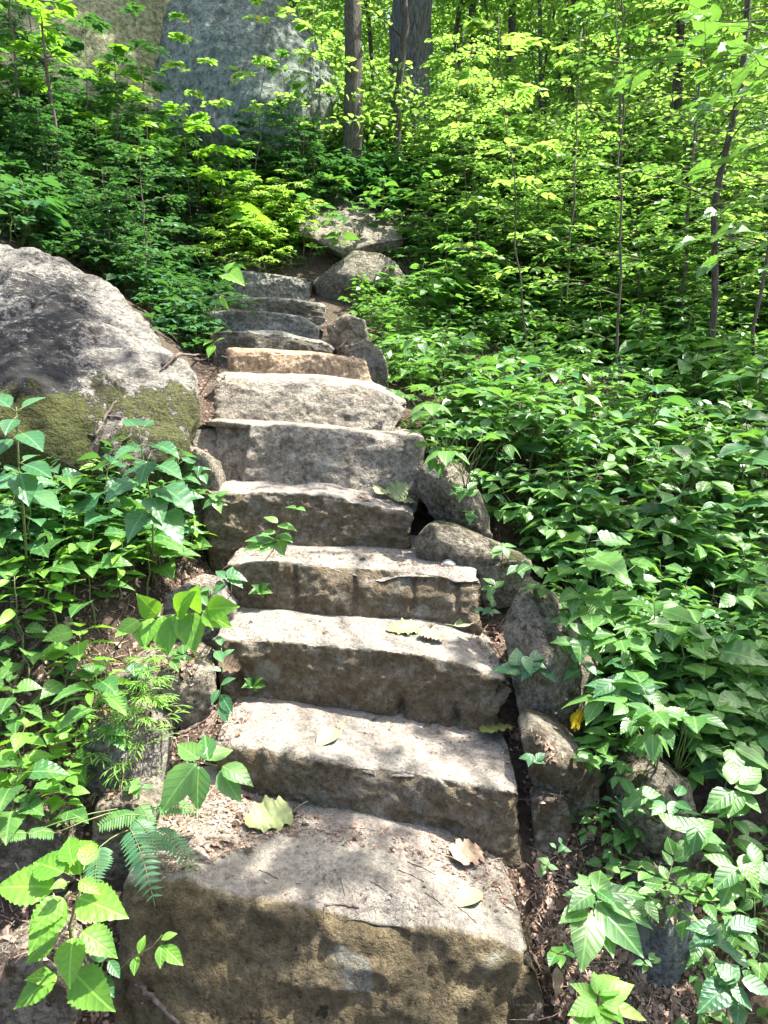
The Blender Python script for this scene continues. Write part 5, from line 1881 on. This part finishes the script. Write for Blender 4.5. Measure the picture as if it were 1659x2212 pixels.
lit = litter([
    ([(350, 1740), (480, 1690), (640, 1740), (640, 1790), (420, 1880), (340, 1900)], 900, .018),          # left of tread 1
    ([(600, 1750), (900, 1800), (1120, 1830), (1140, 1990), (1000, 1900), (800, 1830), (620, 1810)], 800, .014),
    ([(440, 1880), (1100, 1880), (1140, 2020), (900, 1990), (500, 1920)], 150, .012),
    ([(1060, 1560), (1180, 1590), (1300, 1760), (1560, 1900), (1600, 2212), (1150, 2212), (1150, 1850), (1120, 1620)], 3800, .022),
    ([(480, 1510), (900, 1560), (1110, 1570), (1100, 1690), (1000, 1640), (800, 1600), (600, 1560), (480, 1560)], 380, .012),
    ([(430, 1500), (520, 1500), (560, 1560), (450, 1640), (400, 1700), (330, 1650)], 350, .018),
    ([(490, 1330), (1040, 1350), (1100, 1440), (960, 1400), (700, 1370), (480, 1370)], 300, .012),
    ([(1000, 1340), (1090, 1350), (1120, 1500), (1060, 1440)], 250, .018),
    ([(430, 1180), (900, 1185), (980, 1230), (700, 1205), (500, 1205)], 380, .014),
    ([(440, 1180), (510, 1200), (500, 1340), (380, 1340), (330, 1250), (400, 1200)], 700, .02),
    ([(740, 1040), (910, 1040), (900, 1100), (780, 1085)], 160, .022),
    ([(425, 740), (500, 770), (465, 880), (445, 960), (480, 1060), (400, 1080), (410, 960), (430, 860)], 800, .022),
    ([(840, 900), (960, 900), (960, 1000), (860, 960)], 200, .02),
    ([(0, 1100), (440, 1150), (430, 1450), (200, 1900), (330, 2212), (0, 2212)], 2600, .025),
    ([(680, 680), (820, 740), (860, 820), (780, 790), (700, 740)], 250, .03),
    ([(1380, 720), (1659, 740), (1659, 960), (1400, 920)], 900, .05),
    ([(460, 560), (680, 580), (680, 640), (460, 640)], 60, .03),
    ([(880, 500), (1200, 520), (1300, 640), (950, 640)], 500, .05),
], 41)
tag(raw_obj('leaf_litter', lit, M['litter'], smooth=False), 'brown dead leaves and bark chips strewn beside and on the steps', 'litter', kind='stuff')


def twig(pts, r, label, branch=None, lift=.6, group=None, name='twig'):
    P_ = []
    for a in pts:
        h, nn = ray_px(a[0], a[1])
        lf = a[2] if len(a) > 2 else 0
        P_.append(np.array(h[:]) + np.array([0, 0, r * lift + lf]))
    P_ = np.array(P_)
    t = np.linspace(0, 1, len(P_))
    tt = np.linspace(0, 1, 4 * len(P_))
    Q = np.stack([np.interp(tt, t, P_[:, i]) for i in range(3)], 1)
    Q += lr.normal(size=Q.shape) * r * .25
    S = [tube(Q, (r, r * .6), 7, r * .12)]
    for (k, a) in (branch or []):
        h, nn = ray_px(a[0], a[1])
        S.append(tube(curve(P_[k], np.array(h[:]) + [0, 0, r * .5 + (a[2] if len(a) > 2 else 0)], .05, .02, 5, lr), (r * .6, r * .3), 6))
    o = raw_obj(name, join(S), M['twig'])
    tag(o, label, 'twig', group)


twig([(702, 1958), (740, 1955), (775, 1962)], .0045, 'short thick dark twig on the front edge of the lowest tread', [(0, (700, 1985))])
twig([(262, 2110, .01), (300, 2140, .01), (345, 2180, .01), (385, 2225, .01)], .009, 'thick dark branch leaning on the soil at the lower left')
twig([(352, 795, .01), (385, 778, .02), (430, 777, .03), (480, 780, .03), (505, 784, .01)], .009, 'dry twig lying across the gap between the huge boulder and the steps', [(1, (345, 805))])
twig([(205, 945), (230, 900), (245, 875), (270, 858)], .007, 'forked dead twig on the mossy side of the huge boulder', [(1, (262, 905)), (0, (190, 940))])
twig([(380, 1590), (440, 1560), (465, 1540)], .009, 'dead stick beside the left end of the second step')
twig([(430, 1600), (450, 1575), (470, 1545)], .007, 'pale stick touching the first dead stick')
twig([(30, 1500, .02), (60, 1440, .05), (110, 1400, .05)], .008, 'bare grey stick among herbs at the left edge')
twig([(215, 700), (240, 690), (275, 705)], .003, 'curl of dry stem on the sunny top of the boulder')
twig([(60, 590), (120, 620), (180, 655)], .004, 'thin bare stem lying on the black lichen of the boulder')
GTW = 'small twigs on the lowest tread'
for k, (a, b) in enumerate([((860, 1880), (915, 1905)), ((880, 1862), (940, 1890)), ((800, 1905), (835, 1925)), ((640, 1800), (668, 1790)), ((920, 1930), (960, 1960)), ((715, 1795), (740, 1800)),
                            ((560, 1880), (600, 1900)), ((1020, 1910), (1060, 1880)), ((990, 1960), (1030, 1995)), ((735, 1900), (745, 1935))]):
    twig([a, ((a[0] + b[0]) / 2, (a[1] + b[1]) / 2 - 2), b], .0018, 'thin dark twig lying on the lowest tread', group=GTW)
twig([(640, 1640), (665, 1636)], .002, 'short bark twig on the second tread')


def fallen(name, base, tip, tpl, mat, label, lift=.012, wide=1.0, roll=0.):
    hb, nb = ray_px(*base)
    ht, nt_ = ray_px(*tip)
    b = rest(hb[:], nb[:], lift); t = rest(ht[:], nt_[:], lift)
    d = t - b
    L0 = .075 if name == 'fallen_leaf' else 1
    want = np.hypot(*(np.array(base) - tip)) / 1609 * (b[1] + .5)
    if np.linalg.norm(d) > want * 1.05:
        d = d * (want * 1.05 / np.linalg.norm(d))
    n = norm(np.array(nb[:]) + np.array([0, -.25, .4]))
    m = frames(d[None], n[None], [np.linalg.norm(d)], np.array([roll]))
    m[:, :, 0] *= wide
    A = inst(tpl, m, [b * 0], np.array([.5]))
    e = empty(name, tuple(b))
    raw_obj('blade', A, M[mat], e)
    s = -d * .35 + np.array([0, 0, .02])
    raw_obj('leafstalk', tube(curve(np.zeros(3), s, .05, 0, 5, lr), (.0016, .0012), 4), M[mat], e)
    tag(e, label, 'fallen leaf')


def lobed(w=.42, n=9):
    def f(t):
        if t <= 0 or t >= 1:
            return 0.0
        return w * (math.sin(math.pi * t ** .8) ** .5) * (.62 + .38 * abs(math.sin(t * 11)))
    return f


L_LOBE = leaf_tpl(lobed(), .18, .1, 0, 22, .08, .12)
fallen('fallen_leaf', (630, 1765), (527, 1790), L_LOBE, 'fallen', 'large pale green ragged leaf lying at the back of the lowest tread', .02, 1.1, .15)
fallen('fallen_leaf', (728, 1582), (670, 1622), L_ELL, 'fallen', 'pale translucent leaf lying on the second tread', .012, .9)
fallen('fallen_leaf', (1040, 1937), (972, 1962), L_ELL, 'fallen', 'small pale green leaf on the right of the lowest tread', .012, 1.0)
fallen('fallen_leaf', (1040, 1598), (1108, 1580), L_LOBE, 'fallen_green', 'curled olive green leaf right of the second tread', .03, 1.0, .5)
fallen('fallen_leaf', (1240, 1545), (1208, 1562), L_LOBE, 'fallen_yellow', 'yellow fallen leaf on the dark soil below the upright pointed rock', .035, 1.5, .1)
fallen('fallen_leaf', (975, 1865), (1045, 1840), L_LOBE, 'fallen_brown', 'grey brown crumpled leaf at the right of the lowest tread', .018, 1.0)
fallen('fallen_leaf', (905, 1362), (835, 1365), L_LOBE, 'fallen', 'pale leaf lying flat on the third tread', .01, 1.0)
fallen('fallen_leaf', (905, 1375), (960, 1390), L_LOBE, 'fallen_brown', 'tan leaf beside the pale one on the third tread', .02, 1.0)
fallen('fallen_leaf', (985, 1350), (1035, 1330), L_ELL, 'fallen', 'pale curled leaf at the right end of the third tread', .02, .7)
fallen('fallen_leaf', (840, 1075), (880, 1050), L_LOBE, 'fallen', 'yellowish lobed leaf on the right of the fifth step', .02, 1.3)
fallen('fallen_leaf', (830, 1060), (800, 1080), L_LOBE, 'fallen', 'straw coloured leaf left of the yellowish lobed one', .02, 1.2)
fallen('fallen_leaf', (850, 1085), (895, 1085), L_LOBE, 'fallen', 'lower straw coloured leaf at the edge of the fifth step', .015, 1.2)
fallen('fallen_leaf', (1205, 2090), (1215, 2160), L_OV, 'fallen_brown', 'brown curled leaf standing in the soil at the bottom right of the steps', .03, .8, .6)
fallen('fallen_leaf', (1590, 2195), (1500, 2165), L_OV, 'fallen_brown', 'brown dead leaf under the plants in the lower right corner', .02, 1.0, .2)
fallen('fallen_leaf', (745, 748), (715, 740), L_OV, 'fallen_brown', 'brown leaf right of the thin dark step', .02, 1.2)
fallen('fallen_leaf', (110, 1600), (150, 1630), L_OV, 'fallen_brown', 'tan dead leaf among herbs left of the second step', .03, 1.0)
fallen('fallen_leaf', (480, 1420), (520, 1440), L_LOBE, 'fallen_brown', 'curled tan leaf at the foot of the fourth step', .02, 1.0)
GP = 'small pale pebbles on the soil right of the steps'
for (x, y, r) in [(1222, 1510, .006), (1200, 1540, .006), (908, 1573, .008), (1310, 1980, .008), (1425, 1865, .007), (1365, 1950, .006), (970, 1215, .03), (1232, 1905, .007), (1500, 1890, .006)]:
    h, nn = ray_px(x, y)
    v, f = ico(2)
    v = v * r * (1 + .25 * fbm(v, 1.5, 2, int(x))[:, None]) * [1, .8, .6]
    o = mesh_obj('pebble', v, f, M['pebble'], attrs=None)
    o.location = h + nn * r * .3
    tag(o, 'small pale pebble on the dark soil right of the steps' if r < .02 else 'pale fist sized stone at the right of the fourth step', 'pebble', GP if r < .02 else None)

# ------------------------------------------------------------------ every repeat gets a label of its own: which one it is, counted from a landmark
bpy.context.view_layer.update()
LM = {}
for o in COL.objects:
    if o.parent is None and o.get('category') in ('stone step', 'rock', 'boulder') and o.type == 'MESH':
        n = len(o.data.vertices)
        a = np.empty(n * 3, np.float32)
        o.data.vertices.foreach_get('co', a)
        LM[o['label']] = a.reshape(-1, 3).mean(0)
short = {
    'right': [('upright pointed rock', (1180, 1380)), ('tan rock', (980, 1060)), ('long mossy rock', (1030, 1190)), ('brownish wedge of rock', (1210, 1650)), ('mossy grey rock', (1430, 1770)),
              ('blue grey rock', (1440, 2030)), ('brightest slanting step', (870, 850)), ('orange brown step', (790, 790)), ('tall thin sapling', (1318, 700)), ('thick grey trunk', (905, 230)),
              ('big mossy rock by the top step', (780, 600)), ('thin dark curving trunk', (1490, 470)), ('slender furrowed trunk', (765, 320)), ('right edge by the third step', (1659, 1450)),
              ('right edge by the seventh step', (1659, 860)), ('sun bleached sapling', (1130, 500)), ('upper right corner', (1659, 0)), ('dark trunk high in the leaves', (1186, 80)),
              ('grey rock between the leaves', (1300, 1160)), ('pale rock in the undergrowth', (1055, 590))],
    'left': [('huge boulder', (330, 950)), ('left edge beside the huge boulder', (0, 1150)), ('rounded dark rock', (350, 1480)), ('pale block of rock', (260, 1660)), ('topmost step', (570, 590)),
             ('flat stone left of the fourth step', (430, 1320)), ('left edge by the third step', (0, 1500)), ('great grey green boulder', (600, 300)), ('upper left corner', (0, 100)),
             ('top of the huge boulder', (150, 520)), ('lower left corner', (0, 2212)), ('mossy rock behind the topmost step', (510, 560))]}
ORD = ['', 'second ', 'third ', 'fourth ', 'fifth ', 'sixth ', 'seventh ', 'eighth ', 'ninth ', 'tenth ', 'eleventh ', 'twelfth ', 'thirteenth ', 'fourteenth ', 'fifteenth ', 'sixteenth ',
       'seventeenth ', 'eighteenth ', 'nineteenth ', 'twentieth ']
fam = {}
for o in COL.objects:
    if o.parent is None and o.get('category') in ('plant', 'shrub', 'tree') and 'group' in o and o.name.split('.')[0] in (
            'woodland_tree', 'leafy_shrub', 'leafy_herb', 'three_leaved_vine', 'five_leaved_creeper', 'trailing_vine', 'broad_leaved_seedling', 'fern', 'heart_leaved_herb',
            'narrow_leaved_herb', 'grass_tuft'):
        lab = o['label']
        look = (lab.split('many ')[1].split(' growing')[0].rstrip('s') if 'many ' in lab else lab.split(' with')[0])
        lz = 2.0 if o.name.startswith('woodland') else .15
        x, y = to_px(np.array(o.location) + [0, 0, lz])
        side = 'right' if x > 740 or o.name.startswith('woodland') else 'left'
        best = min(short[side], key=lambda q: (q[1][0] - x) ** 2 + (q[1][1] - y) ** 2)
        fam.setdefault((look, best[0]), []).append((math.hypot(best[1][0] - x, best[1][1] - y), o))
for (look, lm_), L in fam.items():
    L.sort(key=lambda q: q[0])
    for k, (_, o) in enumerate(L):
        o['label'] = '%s, %snearest to the %s' % (look, ORD[min(k, 19)], lm_)
for grp, look in (('small twigs on the lowest tread', 'thin dark twig on the lowest tread'), ('small pale pebbles on the soil right of the steps', 'small pale pebble on the dark soil')):
    L = []
    for o in COL.objects:
        if o.parent is None and o.get('group') == grp:
            c = np.array(o.matrix_basis.translation) if o.name.startswith('pebble') else np.array(o.data.vertices[0].co)
            L.append((float(to_px(c)[0]), o))
    L.sort(key=lambda q: q[0])
    for k, (_, o) in enumerate(L):
        o['label'] = '%s, %s from the left' % (look, ['first', 'second', 'third', 'fourth', 'fifth', 'sixth', 'seventh', 'eighth', 'ninth', 'tenth'][k])
